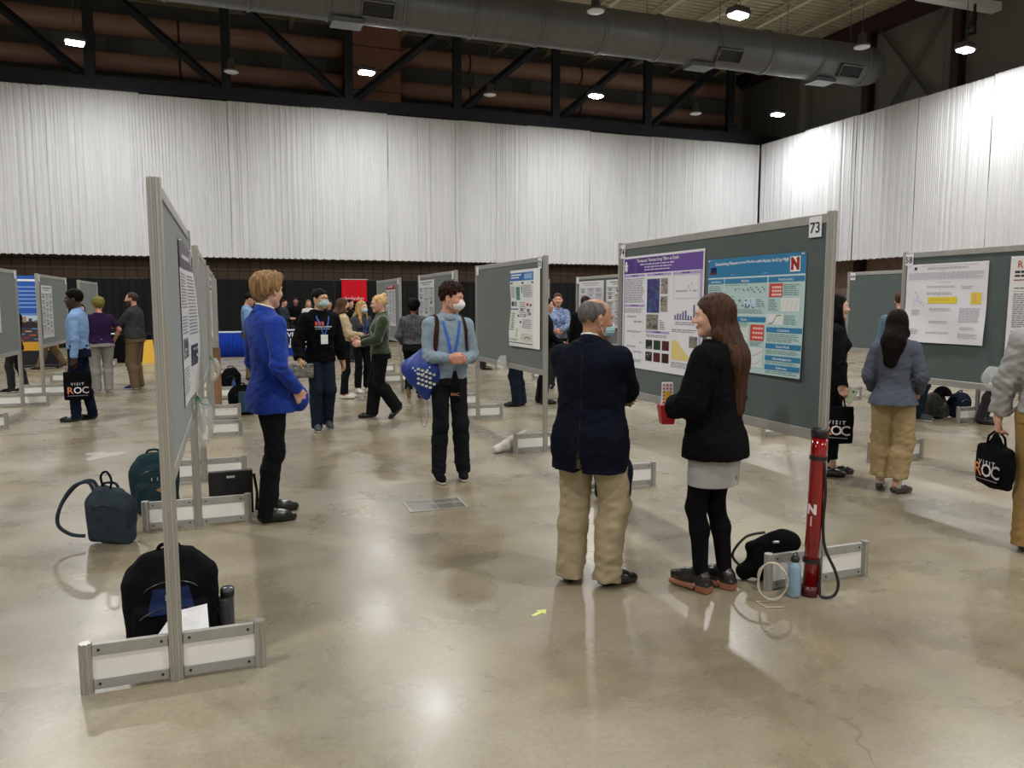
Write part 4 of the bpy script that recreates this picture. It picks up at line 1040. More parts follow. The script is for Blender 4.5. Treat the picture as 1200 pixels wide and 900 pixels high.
    if collar:
        b_ = MB(); rings = []
        for (dz, rr, fy) in ((-.01,.064,0),(.03,.058,.0),(.047,.057,.0),(.048,.062,0),(.02,.074,0),(-.005,.090,0),(-.008,.084,0)):
            rings.append([(neck[0]+rr*math.cos(a), neck[1]+.008+rr*1.08*math.sin(a), neck[2]+.012+dz-.022*(1+math.sin(a))*.9) for a in [2*PI*j/28 for j in range(28)]])
        b_.rings(rings, cap=False); b_.build('collar', collar, t, True)
        if collar2:
            b_ = MB(); b_.rings([[(p_.x, p_.y, p_.z+.014) if True else 0 for p_ in [Vector(neck)+(Vector(q)-Vector(neck))*(.955 if i < 4 else .955) for q in r_]] for i, r_ in enumerate(rings[1:4])]+[[(p_.x, p_.y, p_.z+.004) for p_ in [Vector(neck)+(Vector(q)-Vector(neck))*.99 for q in rings[3]]]], cap=False); b_.build('shirt_collar', collar2, t, True)
    if lanyard:
        x0, z1 = sx, lanyard.get('z', 1.10)
        for s in (-1, 1):
            pts = [Vector((neck[0]+s*.02, neck[1]-.062, 1.485)), Vector((neck[0]+s*.062, neck[1]-.03, 1.482)), Vector((neck[0]+s*.074, neck[1]+.03, 1.455))]
            pts += [chest(x0+s*(.078-.066*q), 1.42-(1.42-z1)*q) for q in (0,.15,.3,.5,.7,.85,1)]
            ribbon(pts, lanyard.get('w', .017), lanyard['m'], 'lanyard_strap', .002)
        if lanyard.get('badge', True):
            c = chest(x0, z1-.05, off=.008); b_ = MB(); b_.bbox(c.x-.045, c.y-.001, z1-.12, c.x+.045, c.y+.003, z1-.005, .002); b_.build('badge', PAPER, t)
    # --- hair
    k = hair['kind']; hx = np.array(hc); fl_ = hv*.8
    a_ = Field(hc-V3(.16,.2,.16 if k not in ('long','longside') else .66), hc+V3(.16,.17,.17), fl_ if k not in ('long',) else fl_)
    E = lambda c, r, k_=.02, op='add', e_=2.0: a_.ell(HP(c), tuple(q*HS for q in r), hR, k_, op, e_)
    vol = hair.get('vol', 0)
    E((0,-.014,.034), (.0800+vol, .099+vol, .0865+vol))
    if k in ('curly', 'afro'): E((0,-.01,.06), (.09+vol, .098+vol, .078+vol))
    if k == 'swept': E((.0,.035,.085), (.075,.07,.045)); E((-.05,-.02,.04), (.05,.085,.075)); E((.05,-.02,.04), (.05,.085,.075)); E((0,-.07,-.01), (.07,.045,.07))
    fr = hair.get('fringe', 0)
    zt = [-.12,-.03,-.005,.025,.058-fr,.075-fr]; yt = [-.035,-.025,.018,.045,.070,.3]
    if k in ('long', 'bun', 'pony'): yt = [-.02,.0,.03,.052,.076,.3]
    if k == 'bald': zt = [-.12,-.03,.0,.03,.055,.08]; zt = [-.12,-.03,.0,.03,.06,.1]; yt = [-.035,-.02,.014,.034,.030,.02]
    if k == 'receding': zt = [-.12,-.03,.0,.03,.07,.1]; yt = [-.035,-.02,.018,.035,.045,.05]
    nape = hair.get('nape', -.075)
    def keep(x, y, z):
        qx, qy, qz = ((x-hc[0])*hR[0,i]+(y-hc[1])*hR[1,i]+(z-hc[2])*hR[2,i] for i in range(3)); qx, qy, qz = qx/HS, qy/HS, qz/HS
        d1 = qy-np.interp(qz, zt, yt); d2 = nape-qz
        d1 = d1+.005*np.sin(qx*170)*np.sin(qz*140+1)
        return np.maximum(d1*.8, d2)
    a_.clip(keep, .01)
    if k != 'bald':        # ears stay free
        if k not in ('long', 'bob', 'swept'): 
            for s in (-1, 1): E((s*.088,-.002,-.012), (.02,.026,.034), .005, 'sub')
    if k == 'bald': E((0,.012,.128), (.070,.088,.050), .006, 'sub')
    if k == 'long':
        ln = hair.get('len', .42); bk = [(0,-.075,-.02)]
        hb = HP((0,-.07,-.03)); tip = V3(hb[0]+hair.get('dx', 0), min(hb[1]-.03, sy-.12), hb[2]-ln); mid = V3((hb[0]+tip[0])/2, min(hb[1]-.05, sy-.125), hb[2]-ln*.45)
        wl = hair.get('wl', 1.0); a_.cone(hb, mid, .070*wl, .072*wl, .04, ((0,1,0), .5)); a_.cone(mid, tip, .072*wl, .048*wl, .03, ((0,1,0), .5))
        for s in (-1, 1):
            q0 = HP((s*.062,-.01,.0)); q1 = HP((s*.068,-.025,-.10)); q2 = V3(hb[0]+s*.055+hair.get('dx', 0)*.5, mid[1]+.015, mid[2]); a_.cone(q0, q1, .030, .034, .03); a_.cone(q1, q2, .034, .035, .03, ((0,1,0), .7)); a_.cone(q2, tip, .034, .015, .02, ((0,1,0), .7))
        for s in hair.get('front', ()):
            q0 = HP((s*.07,.01,-.02)); q1 = V3(q0[0]+s*.015, q0[1]+.03, 1.42); q2 = V3(q0[0]+s*.0, sy+.13, 1.25); a_.cone(q0, q1, .026, .028, .03); a_.cone(q1, q2, .028, .014, .02)
    if k in ('bun',):
        E((0,-.10,.045) if not hair.get('hi') else (0,-.075,.10), (.042,.036,.036), .015)
        if hair.get('hi'): a_.cone(HP((.02,-.08,.12)), HP((.05,-.09,.155)), .008, .003, .01); a_.cone(HP((-.02,-.08,.12)), HP((-.03,-.08,.15)), .008, .003, .01)
    if k == 'bob':
        for s in (-1, 1): a_.cone(HP((s*.065,-.01,.02)), HP((s*.072,.0,-.10)), .032, .028, .03)
        a_.cone(HP((0,-.07,.0)), HP((0,-.075,-.10)), .06, .05, .03)
    if k == 'pony': a_.cone(HP((0,-.10,.03)), HP((0,-.14,-.02)), .02, .03, .02); a_.cone(HP((0,-.14,-.02)), HP((0,-.13,-.17)), .03, .012, .02)
    na = {'curly': .010, 'afro': .005, 'swept': .009, 'bald': .0015}.get(k, .003)
    if k in ('curly', 'afro'): a_.disp(lambda x, y, z: na*(fnoise(x, y, z, 95, 1)+.5*fnoise(x, y, z, 160, 2)))
    else: a_.disp(lambda x, y, z: na*(fnoise(x*2.2, y*1.6, z*.45, 55, 5)+.5*fnoise(x*2, y*1.5, z*.4, 110, 6)))
    if k == 'bald': a_.D = a_.D+.0025
    qx, qf = a_.mesh()
    if len(qx): np_mesh('hair', relax(qx, qf, 1 if near else 0), qf, HM, t)
    # --- mask, glasses
    if mask:
        mk = Field(hc-V3(.13,.13,.13), hc+V3(.13,.13,.13), max(.004, hv*.8))
        kn = mask.get('kn', False)
        mk.ell(HP((0,.044,-.046)), (.065,.071,.056) if not kn else (.063,.084,.064), hR, .01, 'add', 2.3 if not kn else 1.7)
        if not kn: mk.disp(lambda x, y, z: .0012*np.sin(z*420))
        def kp(x, y, z):
            qx, qy, qz = ((x-hc[0])*hR[0,i]+(y-hc[1])*hR[1,i]+(z-hc[2])*hR[2,i] for i in range(3)); qx, qy, qz = qx/HS, qy/HS, qz/HS
            return np.maximum(np.maximum(.028-qy+np.abs(qx)*.1, qz+.006-.25*(.055-np.abs(qx))*(qy > .03)), -.108-qz)
        mk.clip(kp); qx, qf = mk.mesh()
        mo = np_mesh('face_mask', relax(qx, qf, 1), qf, mask['m'], t)
        lp = MB(); Mh = Matrix([list(hR[i])+[hc[i]] for i in range(3)]+[[0,0,0,1]]) @ Matrix.Scale(HS, 4)
        for s in (-1, 1):
            for (z0, z1) in ((-.015, .012), (-.085, -.028)): lp.tube([Mh @ Vector(q) for q in ((s*.060,.032,z0), (s*.071,.012,(z0+z1)/2), (s*.086,-.012,z1))], .0016 if near == 2 else .002, 5)
        lp.build('ear_loops', mask.get('lm', PAPER), t)
    if glasses:
        gb = MB(); Mh = Matrix([list(hR[i])+[hc[i]] for i in range(3)]+[[0,0,0,1]]) @ Matrix.Scale(HS, 4)
        for s in (-1, 1):
            gb.tube([Mh @ Vector((s*(.033+.023*math.cos(a)), .102, .002+.018*math.sin(a))) for a in [2*PI*j/14 for j in range(15)]], .0016, 5)
            gb.tube([Mh @ Vector(q) for q in ((s*.056,.100,.008),(s*.079,.05,.010),(s*.083,-.01,.008))], .0018, 5)
        gb.tube([Mh @ Vector((-.010,.104,.006)), Mh @ Vector((.010,.104,.006))], .0016, 5); gb.build('glasses', BLACKP, t)
    # --- shoes
    um = shoe[1] or LEATH; so = shoe[2] or SOLE_K
    for R_, o_, K_ in ((RL, oL, kL), (RR_, oR, kR)):
        if sock: A0 = o_+R_@V3(0,0,.06); MB().tube([A0, A0+(K_-A0)*.18, A0+(K_-A0)*.34], [.040,.041,.048], 16).build('sock', sock, t, True)
        so_ = link('shoe', shoe_mesh(shoe[0], um, so), t)
        M = Matrix([list(R_[i])+[o_[i]] for i in range(3)]+[[0,0,0,1]]); so_.matrix_local = M
    return t_info

def cloth(name, h, rough=.9, var=.06, bump=.25, bs=40, **k): return mat(name, hexc(h), rough, var=var, vs_=12, bump=bump, bs=bs, spec=k.pop('spec', .08), **k)
PK = cloth('black_trousers_cloth', '17171a')
BLUEC = cloth('royal_blue_cloth', '223c92', bs=500, sheen=.1); BLUL = mat('lanyard_blue', hexc('2c62c0'), .5)
SKW = 'd0a48c'
P1 = person('young man in a royal blue blazer and black trousers, hand in pocket', (321, 606), 68, 1.84, 'm', 2, SKW, bulk=.9, head=(-18,2,0), twist=-4, lean=-.01,
    Rh=(.185,.13,.93), poleR=(.6,-1,.0), L=(-.215,.08,.88), poleL=(-.6,-1,.1), curl=(40,40), palmR=(-1,.1,0), hdirR=(-.15,.35,-1), hdirL=(.15,.35,-1),
    fL=(-.115,.03,0,6), fR=(.105,-.09,0,14),
    top=dict(m=BLUEC, hem=.775, inf=.015, name='blazer', kind='jacket', amp=.004, flare=.035, open=True, under=cloth('white_shirt', 'e6e6ea'), bulge=[(.12,.17,.86,.07,.06,.09)]),
    bottom=dict(m=PK, thigh=.090, knee=.066, ankle=.056), hair=dict(kind='swept', vol=.008, m='8a6a45', nape=-.085, eye='4a6a80'), shoe=('oxford', LEATH, SOLE_K), lanyard=dict(m=BLUL, badge=False, z=1.2), collar=BLUEC, collar2=cloth('white_collar', 'e4e2e2'))
NAVY = cloth('navy_blazer_cloth', '10131f', bs=400); KHAKI = cloth('khaki_twill', 'a39579', bump=.35, bs=25)
SURG = mat('surgical_mask', hexc('aacdd4'), .7, bump=.2, bs=30)
P2 = person('older balding man in a navy blazer and khaki trousers, arms folded', (690, 683), 22, 1.655, 'm', 2, 'a87c62', hdrop=-.014, bulk=1.13, belly=.12, head=(46,4,0), twist=8,
    L=(.06,.235,1.12), poleL=(-1,.15,-.6), Rh=(-.07,.255,1.155), poleR=(1,.25,-.55), curl=(30,30), palmL=(0,-1,0), palmR=(0,-1,0),
    fL=(-.115,-.02,0,-4), fR=(.115,.02,0,42),
    top=dict(m=NAVY, hem=.72, inf=.026, name='blazer', kind='jacket', amp=.004, flare=.03, vent=.86, sleeve=1.12), bottom=dict(m=KHAKI, thigh=.108, knee=.092, ankle=.086, hem=.03, amp=.007),
    hair=dict(kind='bald', m='5a5654', brow='4a4644', nape=-.085), mask=dict(m=SURG), collar=NAVY, collar2=cloth('white_collar', 'e4e2e2'))
SEAM = mat('navy_seam', hexc('06070c'), .9)
P2['ribbon']([P2['chest'](.0, 1.43-.055*q, True, .0015) for q in range(11)], .005, SEAM, 'back_seam', .001)
P2['ribbon']([P2['chest'](.11+.012*q, .965-.001*q, True, .002) for q in range(5)], .045, NAVY, 'pocket_flap', .003)
KNIT = cloth('black_cable_knit', '0d0d0f', bump=.5, bs=70); GREYSK = cloth('grey_wool_skirt', 'a3a19f', bs=120); TIGHT = cloth('black_tights', '0f0e10', bump=0)
P3 = person('young woman with long brown hair in a black knit jacket and short grey skirt', (832, 690), -62, 1.665, 'f', 2, 'd3a38e', head=(-26,3,0), lean=-.005,
    L=(-.09,.215,1.09), poleL=(-.8,-.7,-.5), Rh=(.11,.205,1.06), poleR=(.8,-.7,-.5), curl=(50,50), palmL=(1,0,.2), palmR=(-1,0,.2),
    fL=(-.07,.03,0,4), fR=(.075,-.05,0,0),
    top=dict(m=KNIT, hem=.81, inf=.034, name='knit_jacket', amp=.003, ribs=True, fit=1.25, flare=.02, sleeve=1.08),
    bottom=dict(kind='tights', m=TIGHT, skirt=.645, skm=GREYSK), hair=dict(kind='long', m='3f2618', len=.50, vol=.006, dx=.03, wl=1.15, eye='3a2a1c'),
    shoe=('platform', LEATH, SOLE_BR), collar=cloth('grey_collar', '9a9896'))
SWEAT = cloth('light_blue_sweater', '8494a0', bs=300, bump=.15)
P4 = person('young man in a light blue sweater and white mask, hands clasped, wearing a backpack', (527, 561), 163, 1.79, 'm', 2, 'c98f78', bulk=.9, head=(-52,6,0), twist=0,
    L=(-.06,.235,1.09), poleL=(-.7,-.8,-.5), Rh=(.055,.245,1.11), poleR=(.7,-.8,-.5), curl=(45,60), hdirL=(.85,.35,.05), hdirR=(-.8,.35,-.1), palmL=(.1,-.8,.3), palmR=(0,-.8,0),
    fL=(-.125,.0,0,14), fR=(.11,.03,0,6),
    top=dict(m=SWEAT, hem=.92, inf=.014, name='sweater', amp=.004, fit=1.1), bottom=dict(m=cloth('charcoal_jeans', '1c1c20'), thigh=.090, knee=.070, ankle=.066, hem=.06),
    hair=dict(kind='curly', m='2e1f17', vol=.004, nape=-.06), mask=dict(m=mat('kn_mask', hexc('e6e6e6'), .7), kn=True), lanyard=dict(m=BLUL, badge=False, z=1.12, w=.026), collar=SWEAT,
    shoe=('sneaker', cloth('black_knit_shoe', '121214'), SOLE_W), sock=None)
HOOD = cloth('black_hoodie', '0c0d0f', bs=200); JEANS = cloth('dark_blue_jeans', '1d2533', bs=120, var=.15)
P5 = person('man in a black hoodie, surgical mask and jeans, walking with a folded bag', (378, 503), 160, 1.79, 'm', 1, 'c69a78', bulk=.93, head=(-24,-2,0), L=(.30,.06,.86) if False else (-.29,.0,.86), Rh=(.30,.10,.90),
    fL=(-.09,-.06,0,6), fR=(.10,.08,0,12), heelL=8, top=dict(m=HOOD, hem=.86, inf=.030, name='hoodie', amp=.006, hood=True, sleeve=1.12),
    bottom=dict(m=JEANS, thigh=.098, knee=.080, ankle=.070), hair=dict(kind='short', m='14110f', fringe=.006, vol=.006), mask=dict(m=SURG), glasses=True, lanyard=dict(m=BLUL, z=1.2), shoe=('sneaker', cloth('grey_runner', '4a4c50'), SOLE_W))
GREEN = cloth('dark_green_velvet', '2b3a24', bs=80, sheen=.4)
P6 = person('blond woman with a high bun in a dark green jacket, striding left', (447, 490), -96, 1.73, 'f', 1, 'd6a58e', bulk=1.08, lean=-.02, head=(-4,4,0),
    L=(-.12,.27,1.08), poleL=(-.6,-.6,-1), Rh=(.12,.28,1.12), poleR=(.6,-.6,-1), fL=(-.08,-.30,0,8), fR=(.09,.12,0,4), heelL=42,
    top=dict(m=GREEN, hem=.93, inf=.024, name='jacket', amp=.004, flare=.03), bottom=dict(m=PK, thigh=.100, knee=.082, ankle=.095, hem=.05), hair=dict(kind='bun', hi=True, m='c9a873', brow='8a6a45'), glasses=True, shoe=('flat', LEATH, SOLE_K), collar=GREEN)
CREAM = cloth('cream_sweater', 'b8a685')
P7 = person('woman with long brown hair, cream sweater and black trousers, facing right', (403, 467), 72, 1.70, 'f', 1, 'c9957c', lean=.0, L=(-.12,.27,1.08), poleL=(-.6,-.6,-1), Rh=(.14,.27,1.10), poleR=(.6,-.6,-1),
    top=dict(m=CREAM, hem=1.0, inf=.022, name='sweater', amp=.005), hair=dict(kind='long', m='4a3020', len=.30), mask=dict(m=mat('black_mask', (.015,.015,.017), .7), lm=BLACKP), shoe=('flat', cloth('white_flat', 'd8d0c4'), SOLE_K), fL=(-.09,.06,0,6), fR=(.10,-.04,0,10),
    bottom=dict(m=PK, thigh=.092, knee=.066, ankle=.055, hem=.08))
DKP = mat('dark_print_cloth', hexc('1b1c20'), .8, vs_=30, col2=hexc('3d4048'))
P8 = person('woman with wavy blond hair, headband and blue mask between her two companions', (425, 460), 150, 1.655, 'f', 1, 'd8aa92', L=(-.16,.20,1.02), Rh=(.14,.25,1.04), head=(-20,2,0),
    top=dict(m=DKP, hem=.93, inf=.02, name='jacket', amp=.004), hair=dict(kind='long', m='b08f5c', len=.34, front=(1,-1)), mask=dict(m=SURG), lanyard=dict(m=BLUL, z=1.15, badge=False), shoe=('sneaker', cloth('white_sneaker', 'dad6d0'), SOLE_W), bottom=dict(m=PK, hem=.1, ankle=.07))
STRP = mat('grey_striped_cloth', hexc('55555a'), .8, vs_=60, col2=hexc('2c2c30'), stretch=(1,1,.04))
P9 = person('curly black haired woman in a grey striped blouse, seen from behind', (486, 467), 8, 1.66, 'f', 1, '7a5240', bulk=1.16, L=(-.20,.20,1.0), Rh=(.20,.22,1.0), fL=(-.11,-.12,0.02,0), heelL=55, fR=(.09,.03,0,18),
    top=dict(m=STRP, hem=.98, inf=.03, name='blouse', amp=.007, sleeve=1.2), hair=dict(kind='curly', m='100d0c', vol=.018, nape=-.09), shoe=('flat', LEATH, mat('tan_sole', hexc('a08464'), .6)), bottom=dict(m=PK, thigh=.10, knee=.078, ankle=.07, hem=.08))
LBLUE = cloth('light_blue_shirt', '7c9bc4', bs=200); NVT = cloth('navy_trousers', '141a2c')
P10 = person('man in a light blue dress shirt and navy trousers looking left, holding a black tote', (97, 493), -72, 1.79, 'm', 1, '3d281f', head=(-8,0,0), L=(-.25,-.02,.85), Rh=(.20,.12,.88), poleR=(.5,-1,-.1),
    fL=(-.09,.05,0,0), fR=(.09,-.09,0,6), top=dict(m=LBLUE, hem=.97, inf=.012, amp=.005, sleeve=1.05), bottom=dict(m=NVT, thigh=.090, knee=.068, ankle=.062), hair=dict(kind='afro', m='0e0b0a', nape=-.06), lanyard=dict(m=mat('navy_ribbon', hexc('22305a'), .6), z=1.05), collar=LBLUE, shoe=('flat', LEATH, SOLE_K))
PURP = cloth('dark_purple_knit', '2d1c3c')
P11 = person('person with curly green dyed hair and a purple top, seen from behind', (121, 460), -12, 1.70, 'f', 1, 'c08a70', bulk=1.28, L=(-.24,.16,.98), Rh=(.27,.12,.98), poleR=(1,-.6,-.2),
    top=dict(m=PURP, hem=.92, inf=.016, sl='short', name='top', amp=.003), bottom=dict(m=cloth('grey_trousers', '86827e'), thigh=.105, knee=.082, ankle=.078), hair=dict(kind='curly', m='6e6a2e', nape=-.08, vol=.014), shoe=('sneaker', cloth('black_shoe', '151516'), SOLE_W))
CHAR = cloth('charcoal_shirt', '3a3a3c'); KH2 = cloth('brown_khaki', '6a5843')
P12 = person('bearded man in a charcoal shirt and brown khakis with arms folded, looking left', (161, 456), -68, 1.81, 'm', 1, 'c08f76', bulk=1.18, belly=.22, head=(-6,0,0), L=(.04,.30,1.12), poleL=(-1,.1,-.5), Rh=(-.03,.31,1.15), poleR=(1,.1,-.5),
    top=dict(m=CHAR, hem=.93, inf=.022, amp=.005), bottom=dict(m=KH2, thigh=.105, knee=.084, ankle=.078), hair=dict(kind='receding', m='3c2a1e', nape=-.05), beard='4a3526', shoe=('sneaker', cloth('blue_shoe', '26356a'), SOLE_W), collar=CHAR)
GBLZ = cloth('grey_blazer_cloth', '555a66', bs=300); CAMEL = cloth('camel_trousers', 'a08a66', bump=.3, bs=30)
SOCK = cloth('patterned_sock', 'cfc6be')
P16 = person('woman with long black hair in a grey blazer and cropped tan trousers, seen from behind', (1041, 577), 6, 1.56, 'f', 2, 'c69478', bulk=.97, L=(-.20,.17,.98), Rh=(.20,.17,.98), poleL=(-.35,-1,0), poleR=(.35,-1,0), head=(-4,4,0), fL=(-.085,.06,0,0), fR=(.07,-.03,0,34),
    top=dict(m=GBLZ, hem=.86, inf=.020, name='blazer', amp=.004, flare=.05, sleeve=1.05), bottom=dict(m=CAMEL, thigh=.112, knee=.096, ankle=.092, hem=.15, amp=.006), sock=mat('patterned_sock', hexc('c4bab2'), .9, vs_=60, col2=hexc('8a6a6a')), hair=dict(kind='long', m='17110f', len=.33, dx=-.03, wl=1.3, vol=.006), shoe=('flat', mat('brown_loafer', hexc('2e2220'), .2, coat=.5), SOLE_K), collar=GBLZ)
P17 = person('long haired woman in black, half hidden behind the end post of the large board', (969, 556), 78, 1.70, 'f', 2, 'd0a58e', L=(-.20,.1,.86), Rh=(.225,.05,.87), poleR=(.4,-1,0), hdirR=(0,.3,-1), curl=(40,60), fL=(-.08,.06,0,6), fR=(.08,-.05,0,6),
    top=dict(m=cloth('black_cardigan', '131316'), hem=.82, inf=.026, name='cardigan', amp=.004, flare=.02), bottom=dict(m=PK, hem=.14, ankle=.05), hair=dict(kind='long', m='100d0e', len=.44, front=(1,)), shoe=('flat', LEATH, SOLE_K))
GSH = cloth('pale_grey_shirt', '9b9998', bs=60)
P18 = person('man in a pale grey shirt and khakis cut by the right edge, bag in hand', (1222, 648), -8, 1.74, 'm', 2, 'cf9c84', bulk=1.1, L=(-.30,.06,.83), poleL=(-1,-.8,0), curl=(65,25), hdirL=(0,0,-1), Rh=(.24,.1,.9),
    top=dict(m=GSH, hem=.93, inf=.024, amp=.008, sl='rolled', sleeve=1.15), bottom=dict(m=cloth('tan_khaki', '9a7c4e'), thigh=.105, knee=.085, ankle=.08), hair=dict(kind='short', m='4a3a2c'), collar=GSH)
P13 = person('dark haired man in a light blue shirt looking down, left of the blue blazer', (293, 445), 98, 1.84, 'm', 0, 'c9957c', head=(0,22,0), L=(-.16,.25,1.02), Rh=(.16,.25,1.02), top=dict(m=LBLUE, hem=.95), bottom=dict(m=cloth('olive_khaki', '7a6c4c')), hair=dict(m='1c1512'))
P14 = person('dark haired smiling person facing us behind the man in light blue', (99, 443), 172, 1.60, 'f', 0, 'c98f7a', top=dict(m=DKP), hair=dict(kind='bob', m='1c1412'))
P15 = person('person in a dark coat standing behind the lettered table', (348, 407), 175, 1.80, 'm', 0, '8a6350', bulk=1.1, top=dict(m=HOOD, hem=.8), hair=dict(m='2a201a'))
person('light haired person in a white top behind the lettered table', (363, 411), 172, 1.72, 'f', 0, 'c9957c', top=dict(m=cloth('white_blouse', 'cfccc6')), hair=dict(kind='long', m='7a6248', len=.2))
person('person in a dark blue shirt at the lettered table, nearest the blue blazer', (334, 411), 120, 1.74, 'm', 0, 'c08f78', top=dict(m=cloth('slate_shirt', '2c3340')), L=(-.1,.3,1.1), Rh=(.1,.3,1.1), hair=dict(m='1c1512'))
person('distant person in a black top between the blond and brown haired women', (411, 424), 120, 1.72, 'm', 0, 'c08f78', top=dict(m=HOOD), hair=dict(m='1a1411'))
person('distant dark haired person standing left of the red banner', (387, 421), 170, 1.70, 'm', 0, 'b08068', top=dict(m=HOOD), hair=dict(m='1a1411'))
P19 = person('brown haired man in a steel blue shirt behind the woman in the grey blazer', (1049, 503), 20, 1.77, 'm', 0, 'c9957c', top=dict(m=cloth('steel_shirt', '5c7284')), hair=dict(m='4a2f22'))
P19b = person('person in dark jeans and grey trainers, legs showing under the large right board', (1075, 492), 95, 1.70, 'm', 1, 'c9957c', top=dict(m=HOOD), bottom=dict(m=JEANS, thigh=.098, knee=.08, ankle=.07), shoe=('sneaker', cloth('grey_runner', '4a4c50'), SOLE_W), hair=dict(m='1a1411'))
P19c = person('person in black trousers, one slanted leg showing under the large right board', (1163, 497), 100, 1.70, 'm', 0, 'c9957c', top=dict(m=HOOD), fL=(-.1,-.12,0,0), fR=(.1,-.12,0,0), pel=(0,.05), hair=dict(m='1a1411'))
FLOR = mat('blue_floral_cloth', hexc('2f4f8c'), .8, vs_=38, col2=hexc('a9b8d0'))
P20 = person('smiling woman in a blue floral shirt right of the middle board', (653, 455), 176, 1.80, 'f', 1, 'd09a84', top=dict(m=FLOR, hem=.93, inf=.02), L=(-.02,.24,1.08), poleL=(-1,-.2,-.5), Rh=(.05,.24,1.06), poleR=(1,-.2,-.5), hair=dict(kind='bun', m='4a2a20'))
P21 = person('man in a black suit seen from behind, left of the bald head', (685, 461), 14, 1.74, 'm', 1, 'c9957c', top=dict(m=HOOD, hem=.8, inf=.026, name='suit_jacket'), hair=dict(m='2e2019'), collar=cloth('white_collar', 'e4e2e2'))
P22 = person('dark haired person whose crown shows just above the bald head', (706, 452), 8, 1.78, 'm', 0, 'c9957c', top=dict(m=HOOD), hair=dict(m='2a1d17'))
P23 = person('person in navy jeans, legs showing under the middle board', (607, 476), -80, 1.68, 'm', 1, 'c9957c', top=dict(m=HOOD), bottom=dict(m=JEANS, thigh=.098, knee=.085, ankle=.075), fL=(-.06,.02,0,0), fR=(.06,-.05,0,0), hair=dict(m='1a1411'))
P23b = person('person in black beside the near post of the middle board', (639, 473), 88, 1.70, 'm', 1, 'c9957c', top=dict(m=HOOD, hem=.85), L=(-.05,.27,1.0), Rh=(.08,.28,.98), hair=dict(m='1a1411'), fL=(-.08,-.1,0,0), fR=(.08,-.02,0,0))
P24 = person('white haired man in a pale pink shirt behind the far post of the middle board', (566, 433), 80, 1.82, 'm', 0, 'c9a08c', top=dict(m=cloth('pale_pink_shirt', 'c9b9be')), hair=dict(m='b9b2a8'))
P25 = person('person in black standing behind the board at the left edge', (20, 460), -70, 1.66, 'f', 1, 'c9957c', top=dict(m=HOOD, hem=.8), hair=dict(kind='long', m='1a1411'), fL=(-.09,.06,0,0), fR=(.09,-.12,0,0), shoe=('sneaker', cloth('black_shoe', '151516'), SOLE_W))
P26 = person('person in khaki trousers, striding legs showing under the second board from the left edge', (63, 432), -80, 1.72, 'm', 0, 'c9957c', top=dict(m=CREAM), bottom=dict(m=KH2, thigh=.1, knee=.085, ankle=.08), fL=(-.1,.28,0,0), fR=(.1,-.24,0,0), heelR=20, hair=dict(m='1a1411'))
# ---------------------------------------------------------------- carried and resting things
def wpt(info, loc): 
    r = info['root']; a = r.rotation_euler.z; s = info['sc']; x, y, z = (float(v)*s for v in loc)
    return Vector((r.location.x+x*math.cos(a)-y*math.sin(a), r.location.y+x*math.sin(a)+y*math.cos(a), z))
def face_cam(p): return -math.atan2(p[0], p[1])       # rz so that local -y looks at the camera
CANV = cloth('black_canvas', '0e0e10', bs=200); 
def letters(parent, txt, size, x, z, y, c, name='lettering', align='CENTER', sp=1.0):
    v, f = text_mesh(txt, size, align, sp); g = MB(); g._add([(a+x, y, b+z) for a, b, _ in v], f, 0); return g.build(name, pm(c), parent)
def field_obj(F, name, mats, parent, it=2, zone=None, drop=None): X, Fc = F.mesh(); return np_mesh(name, relax(X, Fc, it), Fc, mats, parent, zone, drop=drop)
def tote(label, top, rz, w_=.33, h=.38, text=True, fold=0, canvas=None):
    t = thing('tote_bag', label, 'bag', top, rz)
    F = Field((-w_/2-.05,-.1,-h-.16), (w_/2+.05,.1,.0), .006)
    F.rbox((0,0,-.10-h/2), (w_/2,.022,h/2), .018); F.ell((0,0,-.10-h*.7), (w_*.38,.05,h*.3), None, .05)
    if fold: F.cone((0,0,-.08), (0,0,-.1-h*.3), w_*.2, w_*.42, .05, ((0,1,0), .22))
    F.disp(lambda x, y, z: .005*fnoise(x, y, z, 26, 3))
    field_obj(F, 'bag_body', canvas or CANV, t)
    for s in (-1, 1): MB().tube([(-.07,s*.018,-.12),(-.05,s*.018,-.03),(0,s*.012,.012),(.05,s*.018,-.03),(.07,s*.018,-.12)], .008, 6).build('handle', canvas or CANV, t)
    if text:
        y = -.062; letters(t, 'VISIT', .048, 0, -.10-h*.47, y, 'd8d4d6', sp=1.5)
        letters(t, 'R', .125, -w_*.27, -.10-h*.76, y, 'e0895a'); letters(t, 'O', .125, .0, -.10-h*.76, y, 'e8e0ea'); letters(t, 'C', .125, w_*.27, -.10-h*.76, y, 'cdb6c4')
        b = MB()
        for k in range(9): b.box(-w_*.36+k*w_*.08, y, -.10-h*.85, -w_*.36+k*w_*.08+w_*.06, y+.001, -.10-h*.825)
        b.build('small_print', pm('8a8690'), t)
    return t
a = wpt(P10, P10['WL']+V3(0,.0,-.09)); tote('black tote reading VISIT ROC hanging from the hand of the man in light blue', a+Vector((.03,-.03,.02)), face_cam(a)-.05)
a = wpt(P17, P17['WR']+V3(.01,.03,-.10)); tote('black tote reading VISIT ROC carried beside the end post of the large board', a+Vector((-.06,.02,.02)), face_cam(a), .28, .34)
a = wpt(P18, P18['WL']+V3(0,0,-.10)); tote('crumpled black tote in the hand of the man cut by the right edge', a, face_cam(a)-.9, .30, .26, True, 1)
